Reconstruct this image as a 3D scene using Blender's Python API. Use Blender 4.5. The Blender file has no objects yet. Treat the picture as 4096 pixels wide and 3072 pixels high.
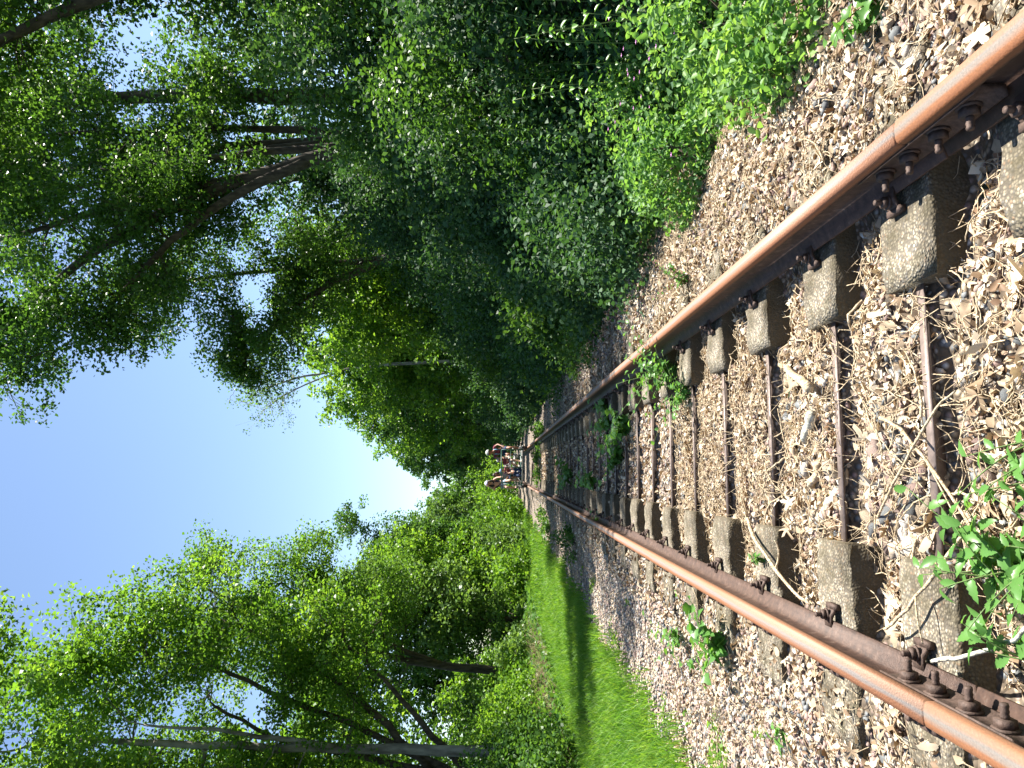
import bpy, math, random
import numpy as np
from mathutils import Vector, Matrix, noise

SC = bpy.context.scene
COL = SC.collection
rad = math.radians

# ------------------------------------------------------------------ camera, sky, sun, exposure
# the track runs along +Y, its centre line is X = 0, the concrete sleeper tops are at Z = 0
YAW = math.atan(0.1155); PITCH = math.atan(48 / 3000.0)
cR = Vector((math.cos(YAW), -math.sin(YAW), 0))
cF = Vector((math.sin(YAW) * math.cos(PITCH), math.cos(YAW) * math.cos(PITCH), -math.sin(PITCH)))
cU = cR.cross(cF)
CAM = Vector((-0.146, 0, 1.216))
cam_d = bpy.data.cameras.new('camera'); cam = bpy.data.objects.new('camera', cam_d); COL.objects.link(cam)
# the phone was held on its side: the picture's right is the place's down
m = Matrix((-cU, cR, -cF)).transposed().to_4x4(); m.translation = CAM
cam.matrix_world = m
cam_d.sensor_width = 36.0; cam_d.lens = 3000 / 4096 * 36.0
cam_d.clip_start = 0.05; cam_d.clip_end = 3000
SC.camera = cam

SUN_AZ, SUN_EL = rad(66), rad(60)      # azimuth from +Y towards +X
w = bpy.data.worlds.new('World'); SC.world = w; w.use_nodes = True
wn = w.node_tree; bg = wn.nodes['Background']
sky = wn.nodes.new('ShaderNodeTexSky'); sky.sky_type = 'NISHITA'; sky.sun_disc = False
sky.sun_elevation = SUN_EL; sky.sun_rotation = SUN_AZ
sky.air_density = 0.95; sky.dust_density = 0.35; sky.ozone_density = 0.9; sky.altitude = 50
wn.links.new(sky.outputs[0], bg.inputs[0]); bg.inputs[1].default_value = 0.075
sun_d = bpy.data.lights.new('sun', 'SUN'); sun = bpy.data.objects.new('sun', sun_d); COL.objects.link(sun)
sun_d.energy = 5.0; sun_d.angle = rad(0.5); sun_d.color = (1.0, 0.95, 0.86)
sdir = Vector((math.sin(SUN_AZ) * math.cos(SUN_EL), math.cos(SUN_AZ) * math.cos(SUN_EL), math.sin(SUN_EL)))
sun.rotation_euler = sdir.to_track_quat('Z', 'Y').to_euler()
SC.view_settings.view_transform = 'Standard'; SC.view_settings.look = 'None'
SC.view_settings.exposure = 1.7; SC.view_settings.gamma = 1; SC.view_settings.use_curve_mapping = False
SC.render.engine = 'CYCLES'
SC.cycles.max_bounces = 8; SC.cycles.diffuse_bounces = 4; SC.cycles.transmission_bounces = 6
SC.cycles.glossy_bounces = 2; SC.cycles.caustics_reflective = False; SC.cycles.caustics_refractive = False

RG = np.random.default_rng(7)
random.seed(7)

# ------------------------------------------------------------------ helpers
def smooth(a, b, x):
    t = np.clip((x - a) / (b - a), 0, 1); return t * t * (3 - 2 * t)

_ph = np.random.default_rng(3).uniform(0, 6.28, (4, 8, 2)); _dr = np.random.default_rng(4).uniform(0, 6.28, (4, 8))
def wob(x, y, scale, k=0):
    """smooth vectorised noise in about -1..1"""
    s = np.zeros(np.broadcast(x, y).shape)
    for i in range(8):
        a = _dr[k, i]; f = (0.6 + 0.22 * i) / scale * 2.2
        s = s + np.sin((x * math.cos(a) + y * math.sin(a)) * f + _ph[k, i, 0]) * np.cos((y * math.cos(a) - x * math.sin(a)) * f * 0.8 + _ph[k, i, 1])
    return s / 3.2

SLEEPERS = [0.44, 1.03, 1.60, 2.19, 2.79, 3.50, 4.21, 4.90, 5.57, 6.25] + [6.25 + 0.672 * i for i in range(1, 100)]
SL = np.array(SLEEPERS)
BLK_IN, BLK_OUT, BLK_W = 0.41, 1.12, 0.29

def gz(x, y):
    x = np.asarray(x, float); y = np.asarray(y, float)
    ax = np.abs(x)
    z = -0.075 + 0.048 * smooth(.70, .88, ax) + .012 * smooth(.8, 1.0, x)
    i = np.clip(np.searchsorted(SL, y), 1, len(SL) - 1)
    dn = SL[i] - y          # distance to the next sleeper farther on
    inn = ax < BLK_IN
    z = z - np.where(inn, .055, .04) * np.where(inn, np.exp(-((dn - 0.085) / 0.062) ** 4), np.exp(-((dn - 0.20) / 0.065) ** 4)) * (1 - .6 * smooth(.8, .95, ax)) * (ax < 1.2)
    z = z + 0.014 * wob(x, y, 0.35) + 0.012 * wob(x, y, 0.12, 1)
    z = z - 0.085 * smooth(-1.08, -1.5, x) - .05 * smooth(1.3, 1.8, x)
    z = z + 0.02 * smooth(-2.0, -2.7, x) + 0.03 * wob(x, y, 1.3, 2) * smooth(2.0, 3, ax)
    z = z - 0.02 * np.exp(-((x + 3.66 - 0.1 * wob(y * 0, y, 4)) / 0.22) ** 2)
    z = z + 1.25 * smooth(-4.7, -8.0, x) + 1.2 * smooth(-9, -22, x)
    z = z + 2.5 * smooth(2.1, 6.2, x) + 1.6 * smooth(7, 20, x) + 0.22 * wob(x, y, 2.2, 3) * smooth(2.6, 4, ax) * (ax < 400) * smooth(4.6, 5.6, np.where(x < 0, ax, ax + 2.2))
    return z
def g1(x, y): return float(gz(x, y))

def add_mesh(name, v, faces, mat, parent=None, rnd=None, smooth_sh=False, link=True):
    """faces: (n,k) array or list of such arrays"""
    if not isinstance(faces, list): faces = [faces]
    faces = [np.asarray(f, np.int32) for f in faces if len(f)]
    me = bpy.data.meshes.new(name)
    v = np.asarray(v, np.float32); me.vertices.add(len(v)); me.vertices.foreach_set('co', v.ravel())
    loops = np.concatenate([f.ravel() for f in faces]); me.loops.add(len(loops)); me.loops.foreach_set('vertex_index', loops)
    tot = np.concatenate([np.full(len(f), f.shape[1], np.int32) for f in faces])
    st = np.concatenate([[0], np.cumsum(tot)[:-1]]).astype(np.int32)
    me.polygons.add(len(tot)); me.polygons.foreach_set('loop_start', st); me.polygons.foreach_set('loop_total', tot)
    if smooth_sh: me.polygons.foreach_set('use_smooth', np.ones(len(tot), bool))
    me.update(calc_edges=True)
    if rnd is not None:
        at = me.attributes.new('rnd', 'FLOAT', 'FACE'); at.data.foreach_set('value', np.asarray(rnd, np.float32))
    if mat is not None: me.materials.append(mat)
    if not link: return me
    o = bpy.data.objects.new(name, me); COL.objects.link(o)
    if parent is not None: o.parent = parent
    return o

def link_mesh(name, me, parent=None, loc=(0, 0, 0), rot=(0, 0, 0), scale=(1, 1, 1)):
    o = bpy.data.objects.new(name, me); COL.objects.link(o); o.location = loc; o.rotation_euler = rot; o.scale = scale
    if parent is not None: o.parent = parent
    return o

def tag(o, label=None, cat=None, group=None, kind=None):
    if label: o['label'] = label
    if cat: o['category'] = cat
    if group: o['group'] = group
    if kind: o['kind'] = kind
    return o

def empty(name, loc, label, cat, group=None, rz=0):
    o = bpy.data.objects.new(name, None); COL.objects.link(o); o.location = loc; o.rotation_euler = (0, 0, rz)
    o.empty_display_size = 0.1
    return tag(o, label, cat, group)

class Geo:
    def __init__(s): s.v = []; s.q = []; s.t = []; s.n = 0; s.ng = []
    def tube(s, pts, rr, k=5, cap=True):
        P = np.asarray(pts, float); n = len(P)
        if np.isscalar(rr): rr = [rr] * n
        rr = np.asarray(rr, float)
        T = np.gradient(P, axis=0); T /= np.linalg.norm(T, axis=1)[:, None] + 1e-9
        up = np.array([0.0, 0, 1.0]) if abs(T[0][2]) < 0.85 else np.array([1.0, 0, 0])
        A = np.cross(T, up); A /= np.linalg.norm(A, axis=1)[:, None] + 1e-9
        B = np.cross(A, T)
        an = np.arange(k) / k * 2 * math.pi
        V = P[:, None] + rr[:, None, None] * (A[:, None] * np.cos(an)[None, :, None] + B[:, None] * np.sin(an)[None, :, None])
        s.v.append(V.reshape(-1, 3)); i = np.arange(n - 1)[:, None] * k; j = np.arange(k)[None]
        q = np.stack([i + j, i + (j + 1) % k, i + k + (j + 1) % k, i + k + j], -1).reshape(-1, 4) + s.n
        s.q.append(q)
        if cap:
            s.ng.append([s.n + x for x in range(k)][::-1]); s.ng.append([s.n + (n - 1) * k + x for x in range(k)])
        s.n += n * k
    def box(s, c, d, rz=0, M=None):
        c = np.asarray(c, float); d = np.asarray(d, float) / 2
        b = np.array([[x, y, z] for x in (-1, 1) for y in (-1, 1) for z in (-1, 1)], float) * d
        if rz: ca, sa = math.cos(rz), math.sin(rz); b = b @ np.array([[ca, sa, 0], [-sa, ca, 0], [0, 0, 1]])
        if M is not None: b = b @ np.array(M.to_3x3()).T
        s.v.append(b + c); s.q.append(np.array([[0, 1, 3, 2], [4, 6, 7, 5], [0, 4, 5, 1], [2, 3, 7, 6], [0, 2, 6, 4], [1, 5, 7, 3]]) + s.n); s.n += 8
    def ell(s, c, r, nu=10, nv=7):
        c = np.asarray(c, float); r = np.asarray(r, float) * np.ones(3); V = []
        for i in range(nv + 1):
            for j in range(nu):
                a = math.pi * i / nv; b = 2 * math.pi * j / nu
                V.append([math.sin(a) * math.cos(b), math.sin(a) * math.sin(b), math.cos(a)])
        s.v.append(np.array(V) * r + c); q = []
        for i in range(nv):
            for j in range(nu): q.append([i * nu + j, i * nu + (j + 1) % nu, (i + 1) * nu + (j + 1) % nu, (i + 1) * nu + j])
        s.q.append(np.array(q)[:, ::-1] + s.n); s.n += len(V)
    def raw(s, V, F):
        s.v.append(np.asarray(V, float)); s.ng += [[i + s.n for i in f] for f in F]; s.n += len(V)
    def build(s, name, mat, parent=None, smooth_sh=False, link=True):
        v = np.concatenate(s.v); F = [np.concatenate(s.q)] if s.q else []
        by = {}
        for f in s.ng: by.setdefault(len(f), []).append(f)
        F += [np.array(a) for a in by.values()]
        return add_mesh(name, v, F, mat, parent, smooth_sh=smooth_sh, link=link)

# ------------------------------------------------------------------ materials
def new_mat(name):
    mt = bpy.data.materials.new(name); mt.use_nodes = True; nt = mt.node_tree
    return mt, nt, nt.nodes['Principled BSDF'], nt.nodes['Material Output']
def N(nt, t, **k):
    n = nt.nodes.new(t)
    for a, b in k.items(): setattr(n, a, b)
    return n
def ramp(nt, stops, interp='LINEAR'):
    r = N(nt, 'ShaderNodeValToRGB'); cr = r.color_ramp; cr.interpolation = interp
    while len(cr.elements) > 1: cr.elements.remove(cr.elements[0])
    cr.elements[0].position = stops[0][0]; cr.elements[0].color = (*stops[0][1], 1)
    for p, c in stops[1:]:
        e = cr.elements.new(p); e.color = (*c, 1)
    return r
def noise_n(nt, scale, detail=4, coord='Object', rough=0.6):
    tc = N(nt, 'ShaderNodeTexCoord'); n = N(nt, 'ShaderNodeTexNoise'); n.inputs['Scale'].default_value = scale
    n.inputs['Detail'].default_value = detail; n.inputs['Roughness'].default_value = rough
    nt.links.new(tc.outputs[coord], n.inputs['Vector']); return n
def bump(nt, bsdf, src, dist, strength=1.0, prev=None):
    b = N(nt, 'ShaderNodeBump'); b.inputs['Distance'].default_value = dist; b.inputs['Strength'].default_value = strength
    nt.links.new(src, b.inputs['Height'])
    if prev: nt.links.new(prev, b.inputs['Normal'])
    nt.links.new(b.outputs[0], bsdf.inputs['Normal']); return b.outputs[0]
def mixc(nt, fac, a, b):
    mx = N(nt, 'ShaderNodeMix', data_type='RGBA')
    if isinstance(fac, (int, float)): mx.inputs[0].default_value = fac
    else: nt.links.new(fac, mx.inputs[0])
    for i, c in ((6, a), (7, b)):
        if isinstance(c, tuple): mx.inputs[i].default_value = (*c, 1)
        else: nt.links.new(c, mx.inputs[i])
    return mx.outputs[2]

def simple(name, col, rough=0.7, var=0.25, scale=30, metal=0, bmp=0.0):
    mt, nt, b, _ = new_mat(name)
    n = noise_n(nt, scale); r = ramp(nt, [(0.3, tuple(c * (1 - var) for c in col)), (0.7, tuple(min(1, c * (1 + var)) for c in col))])
    nt.links.new(n.outputs[0], r.inputs[0]); nt.links.new(r.outputs[0], b.inputs['Base Color'])
    b.inputs['Roughness'].default_value = rough; b.inputs['Metallic'].default_value = metal
    if bmp: bump(nt, b, n.outputs[0], bmp)
    return mt

def leaf_mat(name, c1, c2, c3, trans=0.42, rough=0.42, tcol=(1.7, 1.6, 0.7), gain=1.0):
    """natural leaf to leaf colour variety; light passes through the blade"""
    mt, nt, b, out = new_mat(name)
    at = N(nt, 'ShaderNodeAttribute', attribute_name='rnd')
    oi = N(nt, 'ShaderNodeObjectInfo')
    ad = N(nt, 'ShaderNodeMath', operation='ADD'); nt.links.new(at.outputs['Fac'], ad.inputs[0])
    ml = N(nt, 'ShaderNodeMath', operation='MULTIPLY_ADD'); nt.links.new(oi.outputs['Random'], ml.inputs[0]); ml.inputs[1].default_value = 0.16; ml.inputs[2].default_value = -0.08
    nt.links.new(ml.outputs[0], ad.inputs[1])
    r = ramp(nt, [(0.0, c1), (0.5, c2), (1.0, c3)]); nt.links.new(ad.outputs[0], r.inputs[0])
    nt.links.new(r.outputs[0], b.inputs['Base Color']); b.inputs['Roughness'].default_value = rough
    b.inputs['Specular IOR Level'].default_value = 0.3
    tr = N(nt, 'ShaderNodeBsdfTranslucent'); mu = N(nt, 'ShaderNodeMix', data_type='RGBA', blend_type='MULTIPLY')
    mu.inputs[0].default_value = 1; nt.links.new(r.outputs[0], mu.inputs[6]); mu.inputs[7].default_value = (*tcol, 1)
    nt.links.new(mu.outputs[2], tr.inputs['Color'])
    mx = N(nt, 'ShaderNodeMixShader'); mx.inputs[0].default_value = trans
    nt.links.new(b.outputs[0], mx.inputs[1]); nt.links.new(tr.outputs[0], mx.inputs[2]); nt.links.new(mx.outputs[0], out.inputs[0])
    return mt

M = {}
M['leaf_dark'] = leaf_mat('leaf_dark', (0.02, 0.06, 0.028), (0.042, 0.11, 0.042), (0.08, 0.165, 0.055), 0.32, 0.6)
M['leaf_mid'] = leaf_mat('leaf_mid', (0.03, 0.08, 0.02), (0.065, 0.155, 0.032), (0.12, 0.23, 0.045), 0.42)
M['leaf_bright'] = leaf_mat('leaf_bright', (0.05, 0.125, 0.02), (0.11, 0.23, 0.032), (0.20, 0.33, 0.05), 0.5)
M['leaf_pale'] = leaf_mat('leaf_pale', (0.06, 0.125, 0.04), (0.10, 0.19, 0.05), (0.15, 0.25, 0.075), 0.42)
M['leaf_herb'] = leaf_mat('leaf_herb', (0.06, 0.16, 0.045), (0.11, 0.25, 0.06), (0.20, 0.35, 0.075), 0.4, 0.35)
M['leaf_lime'] = leaf_mat('leaf_lime', (0.06, 0.16, 0.05), (0.13, 0.27, 0.08), (0.23, 0.38, 0.11), 0.45, 0.5)
M['grass'] = leaf_mat('grass_blade', (0.06, 0.16, 0.025), (0.12, 0.27, 0.035), (0.24, 0.36, 0.07), 0.45, 0.5)
M['straw'] = leaf_mat('dry_straw', (0.22, 0.17, 0.09), (0.33, 0.27, 0.16), (0.45, 0.38, 0.24), 0.15, 0.7, (1, 1, 1))
M['litter'] = leaf_mat('dead_leaf', (0.17, 0.10, 0.055), (0.46, 0.36, 0.24), (0.68, 0.60, 0.46), 0.12, 0.6, (1, 0.8, 0.5))

def bark_mat(name, c1, c2, sc=14):
    mt, nt, b, _ = new_mat(name)
    tc = N(nt, 'ShaderNodeTexCoord'); mp = N(nt, 'ShaderNodeMapping'); mp.inputs['Scale'].default_value = (1, 1, 0.3)
    n = N(nt, 'ShaderNodeTexNoise'); n.inputs['Scale'].default_value = sc; n.inputs['Detail'].default_value = 6
    nt.links.new(tc.outputs['Object'], mp.inputs[0]); nt.links.new(mp.outputs[0], n.inputs['Vector'])
    r = ramp(nt, [(0.35, c1), (0.65, c2)]); nt.links.new(n.outputs[0], r.inputs[0]); nt.links.new(r.outputs[0], b.inputs['Base Color'])
    b.inputs['Roughness'].default_value = 0.9; bump(nt, b, n.outputs[0], 0.02); return mt
M['bark'] = bark_mat('bark_brown', (0.035, 0.026, 0.018), (0.10, 0.078, 0.055))
M['bark_grey'] = bark_mat('bark_grey', (0.10, 0.09, 0.075), (0.30, 0.28, 0.24), 8)
M['twig_dead'] = bark_mat('dead_wood', (0.34, 0.25, 0.15), (0.60, 0.49, 0.33), 60)
M['twig_lichen'] = bark_mat('lichen_wood', (0.3, 0.28, 0.22), (0.62, 0.62, 0.52), 40)
M['stalk'] = simple('green_stalk', (0.10, 0.16, 0.04), 0.6)
M['stalk_red'] = simple('red_stalk', (0.16, 0.05, 0.035), 0.6)

# stone: kind of rock from the face attribute, or from the object when it is one stone
STONES = [(0.0, (0.30, 0.21, 0.185)), (0.16, (0.40, 0.33, 0.24)), (0.32, (0.185, 0.20, 0.21)), (0.44, (0.36, 0.27, 0.23)),
          (0.58, (0.58, 0.55, 0.50)), (0.72, (0.46, 0.36, 0.25)), (0.84, (0.12, 0.13, 0.135)), (0.91, (0.50, 0.42, 0.33))]
def stone_mat(name, use_obj):
    mt, nt, b, _ = new_mat(name)
    if use_obj: src = N(nt, 'ShaderNodeObjectInfo').outputs['Random']
    else: src = N(nt, 'ShaderNodeAttribute', attribute_name='rnd').outputs['Fac']
    r = ramp(nt, STONES, 'CONSTANT'); nt.links.new(src, r.inputs[0])
    n = noise_n(nt, 45, 5, 'Generated' if False else 'Object'); r2 = ramp(nt, [(0.3, (0.62, 0.6, 0.58)), (0.7, (1.15, 1.12, 1.08))]); nt.links.new(n.outputs[0], r2.inputs[0])
    mu = N(nt, 'ShaderNodeMix', data_type='RGBA', blend_type='MULTIPLY'); mu.inputs[0].default_value = 1
    nt.links.new(r.outputs[0], mu.inputs[6]); nt.links.new(r2.outputs[0], mu.inputs[7]); nt.links.new(mu.outputs[2], b.inputs['Base Color'])
    b.inputs['Roughness'].default_value = 0.75; bump(nt, b, n.outputs[0], 0.004); return mt
M['stone'] = stone_mat('ballast_stone', True); M['gravel'] = stone_mat('gravel_mix', False)

# ballast sheet: small stones, grit and soil between them
mt, nt, b, _ = new_mat('ballast_sheet'); M['ballast'] = mt
tc = N(nt, 'ShaderNodeTexCoord'); vo = N(nt, 'ShaderNodeTexVoronoi'); vo.inputs['Scale'].default_value = 42
nt.links.new(tc.outputs['Object'], vo.inputs['Vector'])
sep = N(nt, 'ShaderNodeSeparateColor'); nt.links.new(vo.outputs['Color'], sep.inputs[0])
r = ramp(nt, STONES, 'CONSTANT'); nt.links.new(sep.outputs[0], r.inputs[0])
r2 = ramp(nt, [(0.25, (0, 0, 0)), (0.55, (1, 1, 1))]); nt.links.new(vo.outputs['Distance'], r2.inputs[0])
n = noise_n(nt, 3, 5); 
soil = mixc(nt, n.outputs[0], (0.07, 0.052, 0.036), (0.17, 0.13, 0.09))
nt.links.new(mixc(nt, r2.outputs[0], r.outputs[0], soil), b.inputs['Base Color'])
b.inputs['Roughness'].default_value = 0.9
inv = N(nt, 'ShaderNodeMath', operation='MULTIPLY'); inv.inputs[1].default_value = -1; nt.links.new(vo.outputs['Distance'], inv.inputs[0])
bump(nt, b, inv.outputs[0], 0.02)

# wider ground: soil with moss and low green
mt, nt, b, _ = new_mat('soil_and_moss'); M['ground'] = mt
n = noise_n(nt, 1.2, 8); r = ramp(nt, [(0.3, (0.045, 0.035, 0.02)), (0.5, (0.035, 0.06, 0.018)), (0.7, (0.05, 0.10, 0.022))])
nt.links.new(n.outputs[0], r.inputs[0]); nt.links.new(r.outputs[0], b.inputs['Base Color']); b.inputs['Roughness'].default_value = 0.95
n2 = noise_n(nt, 14, 6); bump(nt, b, n2.outputs[0], 0.08)

# rust of the rails: polished grey band on the crown of the head, orange shoulders, brown web and foot
mt, nt, b, _ = new_mat('rusty_rail'); M['rail'] = mt
tc = N(nt, 'ShaderNodeTexCoord'); sx = N(nt, 'ShaderNodeSeparateXYZ'); nt.links.new(tc.outputs['Object'], sx.inputs[0])
mp = N(nt, 'ShaderNodeMapping'); mp.inputs['Scale'].default_value = (60, 2.2, 60); nt.links.new(tc.outputs['Object'], mp.inputs[0])
ns = N(nt, 'ShaderNodeTexNoise'); ns.inputs['Scale'].default_value = 1; ns.inputs['Detail'].default_value = 5; nt.links.new(mp.outputs[0], ns.inputs['Vector'])
nf = noise_n(nt, 160, 4)
ax = N(nt, 'ShaderNodeMath', operation='MULTIPLY_ADD'); nt.links.new(ns.outputs[0], ax.inputs[0]); ax.inputs[1].default_value = 0.03; nt.links.new(sx.outputs[0], ax.inputs[2])
mr = N(nt, 'ShaderNodeMapRange'); mr.inputs[1].default_value = -0.02; mr.inputs[2].default_value = 0.05; nt.links.new(ax.outputs[0], mr.inputs[0])
band = ramp(nt, [(0.0, (0.25, 0.10, 0.045)), (0.30, (0.26, 0.115, 0.055)), (0.44, (0.24, 0.185, 0.155)), (0.56, (0.215, 0.195, 0.18)), (0.70, (0.29, 0.185, 0.13)), (1.0, (0.29, 0.14, 0.075))])
nt.links.new(mr.outputs[0], band.inputs[0])
sp = ramp(nt, [(0.35, (0.86, 0.86, 0.86)), (0.65, (1.08, 1.06, 1.04))]); nt.links.new(nf.outputs[0], sp.inputs[0])
web = ramp(nt, [(0.3, (0.045, 0.026, 0.02)), (0.6, (0.095, 0.055, 0.04)), (0.78, (0.19, 0.14, 0.115))]); nn = noise_n(nt, 35, 6); nt.links.new(nn.outputs[0], web.inputs[0])
zt = N(nt, 'ShaderNodeMapRange'); zt.inputs[1].default_value = 0.118; zt.inputs[2].default_value = 0.128; nt.links.new(sx.outputs[2], zt.inputs[0])
cc = mixc(nt, zt.outputs[0], web.outputs[0], band.outputs[0])
mu = N(nt, 'ShaderNodeMix', data_type='RGBA', blend_type='MULTIPLY'); mu.inputs[0].default_value = 1; nt.links.new(cc, mu.inputs[6]); nt.links.new(sp.outputs[0], mu.inputs[7])
nt.links.new(mu.outputs[2], b.inputs['Base Color']); b.inputs['Roughness'].default_value = 0.62; b.inputs['Metallic'].default_value = 0.15
bump(nt, b, nf.outputs[0], 0.0015)

M['rust'] = simple('rusty_iron', (0.085, 0.055, 0.043), 0.7, 0.45, 60, 0.3, 0.003)
M['tie'] = simple('tie_bar_iron', (0.20, 0.155, 0.135), 0.55, 0.3, 26, 0.3, 0.002)
# concrete with washed-out pebbles and moss
mt, nt, b, _ = new_mat('pebbly_concrete'); M['concrete'] = mt
tc = N(nt, 'ShaderNodeTexCoord'); vo = N(nt, 'ShaderNodeTexVoronoi'); vo.inputs['Scale'].default_value = 105; nt.links.new(tc.outputs['Object'], vo.inputs['Vector'])
sep = N(nt, 'ShaderNodeSeparateColor'); nt.links.new(vo.outputs['Color'], sep.inputs[0])
r = ramp(nt, [(0, (0.42, 0.37, 0.28)), (0.3, (0.30, 0.27, 0.21)), (0.45, (0.52, 0.47, 0.38)), (0.65, (0.36, 0.25, 0.17)), (0.75, (0.22, 0.21, 0.20)), (0.88, (0.6, 0.56, 0.47))], 'CONSTANT')
nt.links.new(sep.outputs[0], r.inputs[0])
rd = ramp(nt, [(0.3, (0, 0, 0)), (0.62, (1, 1, 1))]); nt.links.new(vo.outputs['Distance'], rd.inputs[0])
c1 = mixc(nt, rd.outputs[0], r.outputs[0], (0.17, 0.15, 0.12))
nm = noise_n(nt, 9, 6); rm = ramp(nt, [(0.44, (0, 0, 0)), (0.64, (.85, .85, .85))]); nt.links.new(nm.outputs[0], rm.inputs[0])
c2 = mixc(nt, rm.outputs[0], c1, (0.10, 0.085, 0.045))
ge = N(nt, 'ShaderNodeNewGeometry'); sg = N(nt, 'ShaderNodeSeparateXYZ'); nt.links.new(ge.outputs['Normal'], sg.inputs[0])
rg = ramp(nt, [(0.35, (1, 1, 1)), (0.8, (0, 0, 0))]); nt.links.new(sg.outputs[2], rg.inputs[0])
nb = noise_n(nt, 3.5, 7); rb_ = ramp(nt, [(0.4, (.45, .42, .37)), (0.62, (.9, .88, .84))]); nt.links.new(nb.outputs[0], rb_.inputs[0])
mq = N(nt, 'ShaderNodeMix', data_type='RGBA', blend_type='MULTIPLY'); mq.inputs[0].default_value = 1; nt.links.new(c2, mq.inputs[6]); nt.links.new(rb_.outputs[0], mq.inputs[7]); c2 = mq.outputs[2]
c3 = mixc(nt, rg.outputs[0], c2, mixc(nt, .8, c2, (0.085, 0.065, 0.035)))     # upright faces darkened: shade painted into the colour along with mossy brown
nt.links.new(c3, b.inputs['Base Color']); b.inputs['Roughness'].default_value = 0.9
inv = N(nt, 'ShaderNodeMath', operation='MULTIPLY'); inv.inputs[1].default_value = -1; nt.links.new(vo.outputs['Distance'], inv.inputs[0])
bump(nt, b, inv.outputs[0], 0.004)

# ------------------------------------------------------------------ ground sheets
def grid_sheet(name, xs, ys, zf, mat, kind='structure', smooth_sh=True):
    X, Y = np.meshgrid(xs, ys); Z = zf(X, Y); v = np.stack([X, Y, Z], -1).reshape(-1, 3)
    nx, ny = len(xs), len(ys); i = (np.arange(ny - 1)[:, None] * nx + np.arange(nx - 1)[None]).ravel()
    o = add_mesh(name, v, np.stack([i, i + 1, i + nx + 1, i + nx], -1), mat, smooth_sh=smooth_sh); o['kind'] = kind; return o
def nl(a, b, n, p=2.0): return a + (b - a) * np.linspace(0, 1, n) ** p
xs = np.concatenate([-nl(12, 600, 22, 3)[::-1], np.linspace(-11.7, 11.7, 118), nl(12, 600, 22, 3)])
ys = np.concatenate([-nl(3, 300, 14, 3)[::-1], np.linspace(-2.7, 12, 74), nl(12.3, 70, 110, 1.4), nl(72, 900, 26, 3)])
ground = grid_sheet('ground', xs, ys, lambda x, y: gz(x, y) - 0.045 * (np.abs(x - 0.0) < 2.9) , M['ground'])
xs = np.linspace(-2.75, 2.45, 150)
ys = np.concatenate([np.linspace(-1.5, 6, 300), nl(6.03, 80, 420, 1.3)])
def bz(x, y):
    e = smooth(-2.1 - 0.25 * wob(x * 0, y, 0.9), -2.5 - 0.25 * wob(x * 0, y, 0.9), x) + smooth(1.95 + 0.2 * wob(x * 0, y, 0.8, 1), 2.35 + 0.2 * wob(x * 0, y, 0.8, 1), x)
    return gz(x, y) - 0.075 * e
ballast = grid_sheet('ballast_bed', xs, ys, bz, M['ballast'])
ballast['label'] = 'stone ballast bed strewn with dead leaves under the rails'

# ------------------------------------------------------------------ rails
prof = [(-.066, 0), (.066, 0), (.066, .008), (.04, .017), (.012, .027), (.0075, .045), (.0075, .095), (.012, .108), (.031, .114), (.033, .120),
        (.033, .138), (.029, .145), (.018, .1485), (0, .1495), (-.018, .1485), (-.029, .145), (-.033, .138), (-.033, .120), (-.031, .114), (-.012, .108), (-.0075, .095), (-.0075, .045), (-.012, .027), (-.04, .017), (-.066, .008)]
def rail(x, y0, y1, label, side):
    g = Geo(); n = max(2, int((y1 - y0) / 1.5)); k = len(prof); Y = np.linspace(0, y1 - y0, n)
    v = np.array([[p[0], yy, p[1]] for yy in Y for p in prof]); i = np.arange(n - 1)[:, None] * k; j = np.arange(k)[None]
    g.v.append(v); g.q.append(np.stack([i + j, i + (j + 1) % k, i + k + (j + 1) % k, i + k + j], -1).reshape(-1, 4)); g.n = len(v)
    g.ng.append(list(range(k))[::-1]); g.ng.append([(n - 1) * k + a for a in range(k)])
    o = g.build('rail', M['rail']); o.location = (x, y0, 0.0105)
    tag(o, label, 'rail', 'rusty rails of the track'); return o
JY = 1.92; RX = 0.7525
rails = {}
for s, nm in ((-1, 'left'), (1, 'right')):
    jj = JY + (0.022 if s < 0 else -0.012)
    rails[s, 0] = rail(s * RX, -2.5, jj - 0.006, f'short near length of rusty {nm} rail, this side of the bolted joint', s)
    rails[s, 1] = rail(s * RX, jj + 0.006, 75, f'long rusty {nm} rail running away to the rail cart', s)

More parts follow.
